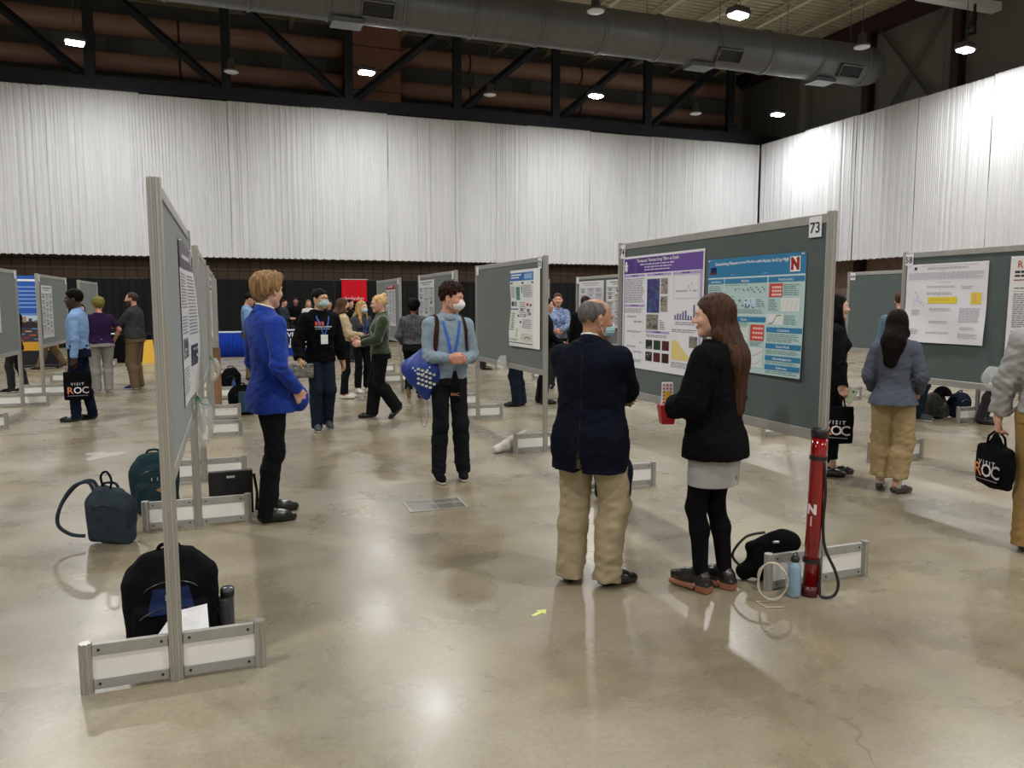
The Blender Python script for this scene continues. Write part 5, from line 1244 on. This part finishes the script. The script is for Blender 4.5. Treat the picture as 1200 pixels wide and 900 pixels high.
# phone in the hand of the woman in black
a = wpt(P17, P17['WR']+V3(-.01,.09,-.09)); t = thing('phone', 'pale green cased phone in the hand of the woman in black', 'phone', a, face_cam(a)); MB().bbox(-.035,-.005,-.07,.035,.005,.07,.006, 0, Matrix.Rotation(.5, 4, 'Y')).build('phone_case', pm('b9c8a8'), t); MB().cyl(0, -.0, .0, .004, .008, 10, 0, Matrix.Translation((.02,-.006,.04)) @ Matrix.Rotation(PI/2, 4, 'X')).build('camera_lens', BLACKP, t)
for z_, sz, c, x0, x1, st in ((1.31, .045, 'b8342c', .0, .11, .038), (1.285, .014, 'c8c8cc', -.10, .11, .022), (1.26, .012, 'a8a8ac', -.07, .10, .03)):
    g = MB(); x_ = x0
    while x_ < x1: g._add([tuple(P5['chest'](x_+a_, z_+b_, off=.006)) for a_, b_ in ((0,0),(st*.75,0),(st*.75,sz),(0,sz))], [(0,1,2,3)], 0); x_ += st
    g.build('chest_print', pm(c), P5['root'])
# folded clear/grey bag in the walking man's hand
a = wpt(P5, P5['WR']+V3(0,.05,-.08)); t = thing('plastic_bag', 'crumpled grey patterned plastic bag in the hand of the man in the hoodie', 'bag', a, face_cam(a)+.2)
F = Field((-.2,-.08,-.2), (.2,.08,.08), .008); F.rbox((0,0,-.06), (.15,.02,.09), .015); F.disp(lambda x, y, z: .012*fnoise(x, y*2, z, 40, 2)); field_obj(F, 'bag_body', mat('grey_film', hexc('8a8884'), .3, vs_=25, col2=hexc('4a4744')), t)
# treat box of the young woman
a = (wpt(P3, P3['WL'])+wpt(P3, P3['WR']))/2; a = wpt(P3, (P3['WL']+P3['WR'])/2+V3(-.03,.10,.0))
t = thing('snack_box', 'red snack box with a striped paper top held by the young woman in black knit', 'box', a, face_cam(a)+.25)
MB().rings([[(-.035,-.035,-.10),(.035,-.035,-.10),(.035,.035,-.10),(-.035,.035,-.10)], [(-.05,-.045,.01),(.05,-.045,.01),(.05,.045,.01),(-.05,.045,.01)]]).build('box_body', mat('red_card', hexc('b81c20'), .4), t)
b = MB(); b.rings([[(-.035,-.012,.01),(.035,-.012,.01),(.035,.012,.01),(-.035,.012,.01)], [(-.03,-.012,.14),(.03,-.012,.14),(.03,.012,.14),(-.03,.012,.14)]]); 
for k in range(6):
    for j in range(3): b.box(-.028+j*.02, -.0135, .02+k*.02, -.018+j*.02, -.0125, .03+k*.02, 1)
b.box(-.018,-.0145,.03,.014,-.0136,.09,2); b.build('paper_top', [PAPER, pm('c83a34'), pm('e2b92e')], t)
# things of the young man with the white mask
c_ = P4['chest']; rb = P4['ribbon']; BRN = cloth('brown_strap', '3a2320')
for s in (-1, 1): rb([Vector((s*.115, -.12, 1.40)), Vector((s*.12, -.04, 1.462)), Vector((s*.122, .035, 1.45))]+[c_(s*(.122+.008*q), 1.42-.24*q/3, off=.006) for q in range(4)]+[Vector((s*.165, .03, 1.12)), Vector((s*.16,-.10,1.06))], .045, BRN, 'backpack_strap', .012)
r = P4['root']; t = thing('backpack', 'dark brown backpack worn by the young man in the white mask', 'backpack', tuple(r.location), r.rotation_euler.z); t.scale = r.scale
for o in [o for o in r.children if o.name.startswith('backpack_strap')]: o.parent = t; o.name = 'strap'
F = Field((-.2,-.40,.95), (.2,-.08,1.5), .008); F.rbox((0,-.22,1.22), (.15,.08,.22), .06); F.rbox((0,-.30,1.12), (.11,.04,.11), .04); field_obj(F, 'pack_body', BRN, t)
a = wpt(P4, P4['WR']+V3(-.02,.05,-.10)); t = thing('pouch', 'small black pouch dangling below the clasped hands of the young man', 'pouch', a, face_cam(a))
F = Field((-.07,-.05,-.32), (.07,.05,.05), .006); F.cone((0,0,-.02), (0,0,-.12), .02, .04, .02, ((0,1,0), .5)); F.rbox((0,0,-.2), (.045,.018,.09), .015); F.disp(lambda x, y, z: .004*fnoise(x, y, z, 60, 1)); field_obj(F, 'pouch_body', CANV, t); letters(t, 'ROC', .035, 0, -.22, -.026, 'c98a6a')
ROYAL = cloth('blue_nylon', '1c388a', rough=.45, bump=.5, bs=18, spec=.5)
a = wpt(P4, (P4['ER'][0]+.035, P4['ER'][1]-.02, 1.07)); t = thing('drawstring_bag', 'royal blue drawstring bag with pale print hanging at the elbow of the young man', 'bag', a+Vector((0,0,.03)), face_cam(a)+.1); t.scale = (1.15, 1.15, 1.2)
F = Field((-.2,-.12,-.42), (.2,.12,.16), .007); F.cone((.02,0,.10), (0,0,-.10), .02, .115, .05, ((0,1,0), .55)); F.cone((0,0,-.10), (.02,0,-.28), .125, .035, .05, ((0,1,0), .55)); F.cone((-.09,0,-.07), (.09,0,-.13), .06, .06, .05, ((0,1,0), .6)); F.disp(lambda x, y, z: .006*fnoise(x*1.5, y, z*.6, 32, 2)); field_obj(F, 'bag_body', ROYAL, t)
b = MB()
for k in range(9): b.box(-.095+k*.016, -.0, 0, -.083+k*.016, .001, .012, 0, Matrix.Translation((0,-.078,-.07-.05*math.sin(k*.4))))
g = MB()
M = Matrix.Translation((-.01,-.083,-.15)) @ Matrix.Rotation(.35, 4, 'Y')
for k in range(4):
    for j in range(5-k % 2): a_ = -.075+.012*k+j*.032; g._add([M @ Vector(q) for q in ((a_,0,.05-k*.033),(a_+.024,0,.052-k*.033),(a_+.022,0,.070-k*.033),(a_+.002,0,.067-k*.033))], [(0,1,2,3)], 0)
g.build('lettering', pm('c9cfae'), t); b.build('printed_stars', pm('d8dce8'), t)
b = MB()
for s in (-.02, .02): b.tube(curve_pts([(s,0,-.27),(s*1.5,0,-.42),(s*.8,0,-.5),(0,0,-.52)]), .0025, 5)
b.build('cord', pm('7a7a80'), t)

# ---- backpacks on the floor
def backpack(label, loc, rz, w_=.36, h=.46, d=.2, m=CANV, panel=None, patch=None, lean=0, bottle=False, z0=0, pocket=True, soft=.06, name='backpack', fine=.007, squash=0):
    t = thing(name, label, 'backpack', loc, rz)
    M = rotm(0, lean, squash)
    F = Field((-w_*.75,-d*1.3,0), (w_*.75,d*1.3,h*1.15), fine)
    F.rbox((0,0,h*.40), (w_/2,d*.36,h*.40), soft, M, .02); F.ell((0,0,h*.66), (w_*.45,d*.36,h*.34), M, .05, 'add', 2.6)
    if pocket: F.rbox((0,-d*.42,h*.27), (w_*.40,d*.17,h*.24), .03, M, .015); F.ell((0,-d*.36,h*.58), (w_*.34,d*.14,h*.22), M, .02)
    F.disp(lambda x, y, z: .004*fnoise(x, y, z, 24, 5)+.002*fnoise(x, y, z, 55, 2)); F.clip(lambda x, y, z: .002-z)
    body = field_obj(F, 'pack_body', m, t)
    v = arr(body); bv = BVHTree.FromPolygons([tuple(q) for q in v], [tuple(p.vertices) for p in body.data.polygons])
    def on(x, z, off=.004):
        hit = bv.ray_cast(Vector((x,-1,z)), Vector((0,1,0))); return Vector((x, (hit[0].y if hit[0] else -d*.3)-off, z))
    if panel:
        b = MB(); b.grid(lambda u, q: on((-.5+u)*w_*panel[1]*(1-.25*q), h*(panel[2]+panel[3]*q)), 10, 8); b.build('front_panel', panel[0], t, True)
    if patch:
        b = MB(); c = on(patch[1], patch[2], .006); s = patch[3]; b.rings([[(c.x+s*1.25*a, c.y+dy, c.z+s*b_*.8) for a, b_ in ((0,-1),(1,0),(0,1),(-1,0))] for dy in (.002, -.003)]); b.build('leather_patch', patch[0], t)
    b = MB()
    for (zz, ww) in ((.50, .36), (.74, .30)) if pocket else ((.72, .3),):
        b.tube([on(w_*ww*math.sin(a), h*(zz+.13*(math.cos(a)-1)), .003) for a in [(-1.2+2.4*i/14) for i in range(15)]], .0035, 5)
    b.build('zip', mat('zip_black', (.02,.02,.022), .3), t)
    if pocket:
        b = MB()
        for xx in (-.02, .02): c = on(xx, h*.62, .006); b.tube([c, c+Vector((0,-.006,-.025))], .005, 6)
        b.build('zip_pulls', mat('zip_metal', (.6,.6,.62), .3, .8), t)
    MB().tube(curve_pts([(-.05,.02,h*.94),(-.035,.0,h*1.04),(.035,.0,h*1.04),(.05,.02,h*.94)]), .009, 8).build('top_handle', m, t)
    for s in (-1, 1): MB().tube([(s*w_*.2,d*.3,h*.85),(s*w_*.28,d*.55,h*.6),(s*w_*.3,d*.5,h*.25),(s*w_*.34,d*.3,h*.08)], .014, 6).build('shoulder_strap', m, t)
    if bottle:
        b = MB(); b.lathe(w_*.60, -.02, [(.034,.02),(.038,.04),(.038,.19),(.036,.2)], 16); b.build('side_pocket', mat('mesh_pocket', (.03,.03,.032), .7), t, True)
    return t, on
BK1, on = backpack('large black backpack with a navy front panel behind the nearest board foot', (-.31, 3.86, 0), .08, .40, .47, .25, CANV, panel=(cloth('navy_panel', '1d2a4c'), .5, .44, .24), bottle=True, fine=.0055)
t = thing('drinks_bottle', 'dark bottle in the side pocket of the large black backpack', 'bottle', (-.31+.25, 3.86-.005, .03)); MB().lathe(0, 0, [(.028,0),(.03,.01),(.03,.17),(.032,.172),(.032,.215),(.028,.22)], 18).build('bottle_body', mat('smoke_plastic', (.05,.055,.065), .15), t, True)
MB().lathe(0, 0, [(.0325,.178),(.033,.20),(.0325,.21)], 18).build('lid', BLACKP, t, True)
t = thing('paper_sheet', 'white paper leaning on the front of the large black backpack', 'paper', (-.26, 3.62, .13), .1); MB().rings([[(-.11,0,0),(.12,.0,.02),(.12,.003,.02),(-.11,.003,0)], [(-.02,.05,.10),(.12,.06,.11),(.12,.063,.11),(-.02,.053,.10)]]).build('sheet', PAPER, t)
BLG = cloth('blue_grey_canvas', '374149', bump=.4, bs=120)
t, on = backpack('slouched blue grey backpack with looped handles, leftmost on the floor', (-.80, 5.68, 0), -.35, .30, .40, .17, BLG, lean=-12, pocket=False, squash=6, soft=.04)
for s in (0, 1): MB().tube(curve_pts([(-.09,-.03+s*.05,.37),(-.13,-.03+s*.05,.43),(-.22,-.05+s*.04,.40),(-.29,-.08,.28),(-.31,-.09,.16),(-.24,-.08,.09),(-.15,-.06,.07)]), .012, 8).build('long_handle', BLG, t, True)
MB().tube(curve_pts([(-.03,-.02,.38),(-.04,-.03,.47),(.0,-.03,.5),(.03,-.03,.44),(.02,-.04,.38)]), .008, 8).build('carry_loop', cloth('navy_web', '141c2a'), t, True)
TEAL = cloth('dark_teal_canvas', '23373c', bump=.4, bs=120)
t, on = backpack('dark teal backpack with a tan leather diamond patch behind the second board foot', (-.60, 6.50, .0), .1, .34, .46, .22, TEAL, patch=(mat('tan_leather', hexc('a06a3a'), .5), .04, .19, .028), pocket=True)
# on and beside the left row feet
t = thing('carry_box', 'flat black carry box with a white slot standing behind the second foot at left', 'box', (.02, 6.20, 0), .03)
b = MB(); b.bbox(-.22,-.03,0,.10,.03,.335,.004); b.build('box_body', mat('black_board', (.008,.008,.009), .5), t); MB().bbox(-.09,-.034,.285,-.03,-.029,.303,.003).build('hand_slot', PAPER, t)
b = MB(); b.tube([(.11,0,.30),(.13,0,.15),(.12,-.01,.01)], .012, 6); b.build('side_strap', BLACKP, t)
t, on = backpack('black and teal backpack behind the foot of the third board at left', (.12, 11.75, 0), 0, .36, .44, .2, CANV, panel=(cloth('slate_panel', '34505a'), .32, .1, .7), pocket=False, fine=.010)
t, on = backpack('upright black bag behind the farthest foot of the left row', (-.02, 14.2, 0), 0, .30, .50, .16, CANV, pocket=False, fine=.012, soft=.02)
t = thing('water_bottle', 'blue bottle in front of the upright black bag', 'bottle', (.02, 14.0, .0)); MB().lathe(0, 0, [(.03,0),(.034,.02),(.034,.24),(.02,.27),(.02,.30)], 14).build('bottle_body', mat('blue_bottle', hexc('2a4f8a'), .35), t, True); MB().lathe(0, 0, [(.022,.3),(.022,.34)], 12).build('cap', BLACKP, t)
t = thing('packing_board', 'narrow brown cardboard panel leaning on the third board of the left row', 'cardboard', (-.205, 11.86, 0), 0); MB().bbox(-.045,-.012,0,.055,.012,.98,.003).build('cardboard', mat('kraft_card', hexc('8a6a4a'), .8, var=.1), t)
t = thing('handbag', 'small brown handbag just left of the second board foot', 'bag', (-.72, 7.55, 0), .3)
F = Field((-.15,-.1,0), (.15,.1,.25), .01); F.rbox((0,0,.09), (.11,.05,.09), .03); F.cone((-.06,0,.15), (.05,0,.19), .02, .02, .03); F.disp(lambda x, y, z: .005*fnoise(x, y, z, 40, 1)); F.clip(lambda x, y, z: .002-z); field_obj(F, 'bag_body', cloth('brown_leather', '4a3024', rough=.5), t); MB().tube([(-.07,0,.16),(-.05,0,.24),(.05,0,.24),(.08,0,.15)], .007, 6).build('handle', BRN, t)
# near the large board
RED = mat('translucent_red', hexc('84060a'), .12, coat=.6, var=.1)
t = thing('poster_tube', 'red plastic poster tube with black caps and a white N leaning on the near post', 'tube', (2.975, 3.31, 0), face_cam((2.975,3.31)))
M = Matrix.Rotation(math.radians(1.2), 4, 'Y') @ Matrix.Rotation(math.radians(-2), 4, 'X')
b = MB(); b.tube([(0,0,.06),(0,0,.44),(0,0,.80),(0,0,.90)], [.040,.041,.042,.043], 32, 0, M); b.build('tube_body', RED, t, True)
b = MB(); b.tube([(0,0,.0),(0,0,.012),(0,0,.06)], [.040,.045,.046], 32, 0, M); b.build('base_cap', mat('dark_red_cap', hexc('4a0a0c'), .3), t, True)
MB().tube([(0,0,.89),(0,0,.925),(0,0,.94)], [.046,.047,.040], 32, 0, M).build('top_cap', BLACKP, t, True)
for z in (.19, .765): MB().tube([(0,0,z),(0,0,z+.022)], .047, 32, 0, M).build('strap_ring', BLACKP, t)
v, f = text_mesh('N', .07, 'CENTER', 1.0, .06); b = MB(); b._add([M @ Vector((-.043*math.sin(.42-p[0]/.043*1.0), -.0445*math.cos(.42-p[0]/.043), .47-.0*p[1]+p[1])) for p in v], f, 0); b.build('logo', pm('e8d8d8'), t)
b = MB(); b.grid(lambda u, q: tuple(M @ Vector((-.0443*math.sin(.5-.22*u), -.0443*math.cos(.5-.22*u), .40+.055*q))), 3, 3); b.build('small_print', pm('d8a8a8'), t)
b = MB(); b.tube(curve_pts([(.045,0,.765),(.06,.0,.6),(.055,.0,.42),(.07,-.0,.28),(.125,.0,.16),(.145,-.01,.08),(.12,-.02,.02),(.06,-.02,.012),(.05,-.01,.06),(.045,0,.19)]), .009, 6, 0); b.build('shoulder_strap', BLACKP, t, True)
t = thing('water_bottle', 'pale blue metal bottle standing in front of the foot of the large board', 'bottle', (2.885, 3.33, 0))
MB().lathe(0, 0, [(.028,0),(.034,.004),(.035,.02),(.035,.165),(.033,.178),(.022,.195),(.021,.20)], 28).build('bottle_body', mat('pale_blue_enamel', hexc('86a2b2'), .35, coat=.3), t, True)
MB().lathe(0, 0, [(.022,.198),(.023,.205),(.023,.222),(.018,.228)], 20).build('cap', BLACKP, t, True); MB().tube([(-.012,0,.225),(-.014,0,.243),(0,0,.25),(.014,0,.243),(.012,0,.225)], .003, 6).build('cap_loop', BLACKP, t, True)
t = thing('shoulder_bag', 'black shoulder bag slumped behind the foot of the large board', 'bag', (2.90, 3.60, 0), -.4)
F = Field((-.25,-.16,0), (.25,.16,.36), .006); F.rbox((.04,0,.15), (.13,.05,.12), .04, rotm(0,8,-22), .03); F.cone((-.12,0,.045), (.13,0,.24), .045, .05, .05); F.cone((.05,0,.25), (.17,0,.22), .03, .03, .04); F.disp(lambda x, y, z: .007*fnoise(x, y, z, 26, 2)); F.clip(lambda x, y, z: .002-z); field_obj(F, 'bag_body', CANV, t)
MB().tube(curve_pts([(-.14,-.02,.08),(-.20,-.04,.16),(-.13,-.05,.27),(-.02,-.05,.30)]), .008, 6).build('strap', BLACKP, t, True); b = MB(); b.bbox(.02,-.07,.24,.06,-.06,.255,.003); b.build('buckle', mat('zip_metal', (.6,.6,.62), .3, .8), t)
t = thing('cable', 'pale coiled cable looped over the left end of the large board foot', 'cable', (2.73, 3.33, 0), -.6)
b = MB(); pts = []
for k in range(61):
    a = 2*PI*k/20; pts.append((.075*math.cos(a)*(1+.1*math.sin(k)), -.04+.012*math.sin(a*.7), .115+.105*math.sin(a)+.004*(k//20)))
b.tube(pts, .0035, 6); b.tube([(.0,-.04,.01),(-.08,-.06,.006),(-.03,-.13,.005),(.06,-.10,.005)], .003, 6); b.build('wire', mat('pale_cable', hexc('bdb6a4'), .5), t, True)
NVB = cloth('navy_pack', '18202e')
t, on = backpack('dark navy backpack on the floor behind the older man', (2.92, 5.55, 0), -.3, .30, .40, .2, NVB, pocket=True, lean=-6, fine=.009)
t = thing('white_tote', 'crumpled white cloth bag draped at the left end of the middle board foot', 'bag', (2.78, 7.78, 0), .2)
F = Field((-.25,-.15,0), (.35,.15,.3), .009); F.cone((-.12,0,.04), (.1,.02,.09), .045, .07, .04); F.cone((.1,.03,.10), (.28,.05,.20), .06, .02, .05); F.disp(lambda x, y, z: .012*fnoise(x, y, z, 30, 4)); F.clip(lambda x, y, z: .002-z); field_obj(F, 'bag_body', cloth('white_cotton', 'c9c4ba', bump=.5, bs=20), t)
t = thing('tan_tote', 'tan paper bag with a pink item on the floor behind the woman in black', 'bag', (9.98, 10.75, 0), .2)
F = Field((-.3,-.15,0), (.3,.15,.42), .014); F.rbox((0,0,.14), (.22,.08,.14), .04); F.cone((-.1,0,.3), (.1,0,.28), .03, .03, .05); F.disp(lambda x, y, z: .012*fnoise(x, y, z, 22, 4)); F.clip(lambda x, y, z: .002-z); field_obj(F, 'bag_body', cloth('tan_canvas', 'a07c4c'), t); b = MB(); b.lathe(-.1,-.05,[(.001,.2),(.07,.24),(.08,.3),(.04,.36),(.001,.38)], 10); b.build('pink_contents', pm('d8b0a8'), t, True)
CAMO = mat('dark_camouflage', hexc('3a3632'), .9, vs_=14, col2=hexc('141414'))
t, on = backpack('dark mottled backpack left of the foot under the large right board', (9.36, 8.1, 0), .3, .36, .36, .26, CAMO, pocket=True, fine=.011)
t = thing('cap', 'black cap resting on the mottled backpack', 'hat', (9.44, 8.05, .31), .4); F = Field((-.14,-.2,0), (.14,.14,.2), .01); F.ell((0,0,.02), (.1,.12,.12)); F.rbox((0,-.12,.03), (.08,.07,.008), .006); F.clip(lambda x, y, z: .002-z); field_obj(F, 'cap_body', CANV, t)
t, on = backpack('rounded dark blue bag behind the foot under the large right board', (9.72, 8.0, 0), .1, .34, .36, .22, NVB, pocket=False, fine=.012)

# ---- floor marks
t = thing('tape_arrow', 'small pale yellow tape arrow stuck on the floor in front', 'tape', (1.47, 3.60, .001), .5)
b = MB(); b.prism([(-.055,-.012),(.01,-.012),(.01,-.035),(.06,0),(.01,.035),(.01,.012),(-.055,.012)], 0, .001); b.build('tape', mat('yellow_tape', hexc('c9cf72'), .5), t)
t = thing('floor_hatch', 'rectangular metal floor box cover beyond the yellow arrow', 'cover', (1.50, 5.90, 0), -.02)
b = MB(); b.box(-.22,-.15,0,.22,.15,.004); 
HT = mat('hatch_metal', hexc('77746c'), .3, .3, var=.15, vs_=12)
b.build('cover_plate', HT, t); b = MB()
for (x0,y0,x1,y1) in ((-.235,-.165,.235,-.15),(-.235,.15,.235,.165),(-.235,-.15,-.22,.15),(.22,-.15,.235,.15),(-.004,-.15,.004,.15),(-.22,.02,.22,.03)): b.box(x0,y0,.0,x1,y1,.006)
b.build('cover_frame', ALU_RAIL, t)
def stain(label, x, y, rx, ry, c, seed):
    r = random.Random(seed); t = thing('floor_patch', label, 'patch', (x, y, .0006)); pts = []
    n = 26
    for i in range(n): a = 2*PI*i/n; k = 1+.35*math.sin(3*a+seed)+.25*(r.random()-.5); pts.append((rx*k*math.cos(a), ry*k*math.sin(a)))
    b = MB(); b.prism(pts, 0, .0008); b.build('repair_patch', mat('patch_%s' % c, hexc(c), .5, var=.08), t)
stain('pale worn patch on the floor near the left tote carrier', -1.34, 9.1, .17, .20, 'a8a298', 1)
stain('small pale scuff on the floor left of the hatch', .95, 6.35, .10, .06, 'a8a298', 4)
for k, (x, y) in enumerate(((-1.1, 3.0), (-.95, 2.72))): stain(['upper dark stain on the floor at lower left', 'lower dark stain on the floor at lower left'][k], x, y, .02, .035, '5a5346', 6+k)

# ---- far end: tables and banners
t = thing('skirted_table', 'table with a royal blue skirt and a white card by the black curtain', 'table', (-.15, 24.9, 0), 0)
RB = cloth('royal_blue_skirt', '1c3a9a')
b = MB(); b.bbox(-.8,-.38,.72,.62,.38,.75,.01); b.build('tabletop', cloth('pale_table_cloth', 'a8b0b8'), t)
b = MB(); b.rings([[(x_+.012*math.sin(k*1.9)*(z < .5), y_+.03*math.sin(k*1.7)*(1 if z < .5 else .3), z) for k, (x_, y_) in enumerate([(-.8+1.42*i/44, -.38) for i in range(45)]+[(.62,-.38+.76*i/14) for i in range(15)]+[(.62-1.42*i/20,.38) for i in range(21)]+[(-.8,.38-.76*i/14) for i in range(15)])] for z in (.01,.35,.72)]); b.build('table_skirt', RB, t, True)
b = MB(); b.box(-.72,-.415,.45,-.38,-.41,.70); b.box(-.62,-.42,.54,-.5,-.415,.62,1); b.build('card', [PAPER, pm('b08a50')], t)
t = thing('lettered_table', 'table with a navy cloth lettered in white behind the blue blazer', 'table', (1.72, 24.9, 0), 0)
b = MB(); b.bbox(-.92,-.4,.76,.92,.4,.79,.01); b.build('tabletop', cloth('pale_table_cloth', 'a8b0b8'), t)
b = MB(); b.rings([[(-.93,-.42,z),(.93,-.42,z),(.93,.42,z),(-.93,.42,z)] for z in (.01,.76)], cap=False); b.box(-.93,-.425,.01,.93,-.42,.22,1); b.build('table_cloth', [NVT, RB], t)
letters(t, 'UNIVERSITY', .20, .1, .58, -.43, 'e8e8ec'); letters(t, 'ST JOHN', .20, .1, .40, -.43, 'e8e8ec')
for k in range(6): MB().box(-.4+k*.17, -.431, .25, -.30+k*.17, -.43, .34).build('small_print', pm('c8c8cc'), t)
t = thing('wall_banner', 'red banner with white script hanging on the black curtain', 'banner', (4.72, 31.3, 1.68), 0)
b = MB(); b.grid(lambda u, v: (-.5+u*1.0, -.05*math.sin(u*17)*.5*(1-v*.6)-.03, v*.86), 30, 6); b.grid(lambda u, v: (-.5+u*1.0, -.05*math.sin(u*17)*.5*(1-v*.6)-.024, v*.86), 30, 6); b.build('banner_cloth', cloth('red_banner_cloth', 'c01a26'), t, True)
[MB().tube([(-.40+k*.13, -.08, .05), (-.37+k*.13, -.08, .2-.05*(k % 2)), (-.32+k*.13, -.08, .06), (-.29+k*.13, -.08, .14)], .014, 4).build('script_mark', pm('e8d8d8'), t) for k in range(6)]; MB().tube([(-.55,-.03,.87),(.55,-.03,.87)], .015, 8).build('banner_rod', ALU, t)
t = thing('roll_up_banner', 'tall blue roll up banner with a skyline picture between two left boards', 'banner', (-4.6, 22.4, 0), .12)
b = MB(); b.box(-.45,0,.05,.45,.004,2.3); b.build('banner_sheet', [pm('1f57b0')], t)
def strip(z0, z1, c, n='printed_picture', y=-.002, x0=-.45, x1=.45): MB().box(x0, y-.001, z0, x1, y, z1).build(n, pm(c), t)
strip(1.16, 1.30, 'b9c9dc'); strip(1.30, 1.36, '5c8ad0'); strip(1.0, 1.16, '1c1a22')
for k in range(7): MB().box(-.4+k*.12, -.004, 1.13, -.33+k*.12, -.003, 1.18+.05*((k*5) % 3)).build('skyline_block', pm(('7a5c4a','a08060','3a3444')[k % 3]), t)
for k in range(10): MB().box(-.44+((k*37) % 60)/100, -.005, .66+.033*k, -.3+((k*37) % 60)/100, -.0035, .69+.033*k).build('printed_block', pm(('c8583a','5a86b8','8a3c34','c9a088')[k % 4]), t)
strip(.64, 1.0, '3c3440'); strip(.42, .64, 'd8a028', 'yellow_strip'); strip(.05, .42, '14161c')
for k in range(6): strip(1.5+k*.1, 1.53+k*.1, '86a8dc', 'printed_line', -.004, -.38, .3)
strip(2.16, 2.21, 'e8ecf4', 'printed_line', -.004, -.36, .34); MB().bbox(-.48,-.12,0,.48,.12,.06,.01).build('base', BLACKP, t)
t = thing('draped_table', 'black draped table behind the man in the charcoal shirt', 'table', (-2.75, 23.6, 0), 0)
b = MB(); b.bbox(-.85,-.38,.0,.7,.38,.76,.02); b.build('table_cloth', CANV, t); b = MB(); b.bbox(-.5,-.2,.76,-.2,.1,.79,.005); b.build('paper_stack', PAPER, t)
t = thing('yellow_sign', 'yellow floor standing sign right of the charcoal shirted man', 'sign', (-2.1, 23.0, 0), 0); YEL = mat('yellow_plastic', hexc('d8a820'), .4); b = MB(); b.rings([[(-.17,-.16,0),(.17,-.16,0),(.17,-.13,0),(-.17,-.13,0)],[(-.10,-.02,.62),(.10,-.02,.62),(.10,.0,.62),(-.10,.0,.62)]]); b.build('front_leaf', YEL, t); b = MB(); b.rings([[(-.17,.13,0),(.17,.13,0),(.17,.16,0),(-.17,.16,0)],[(-.10,.0,.62),(.10,.0,.62),(.10,.02,.62),(-.10,.02,.62)]]); b.build('back_leaf', YEL, t)
t = thing('yellow_crate', 'yellow stand behind the man in light blue', 'stand', (-3.85, 22.9, 0), 0); b = MB(); b.bbox(-.18,-.15,.0,.18,.15,.78,.02); b.build('stand_body', YEL, t)
for z in (.42,.6): MB().bbox(-.19,-.16,z,-.04,-.151,z+.05,.004).build('stand_slot', BLACKP, t)
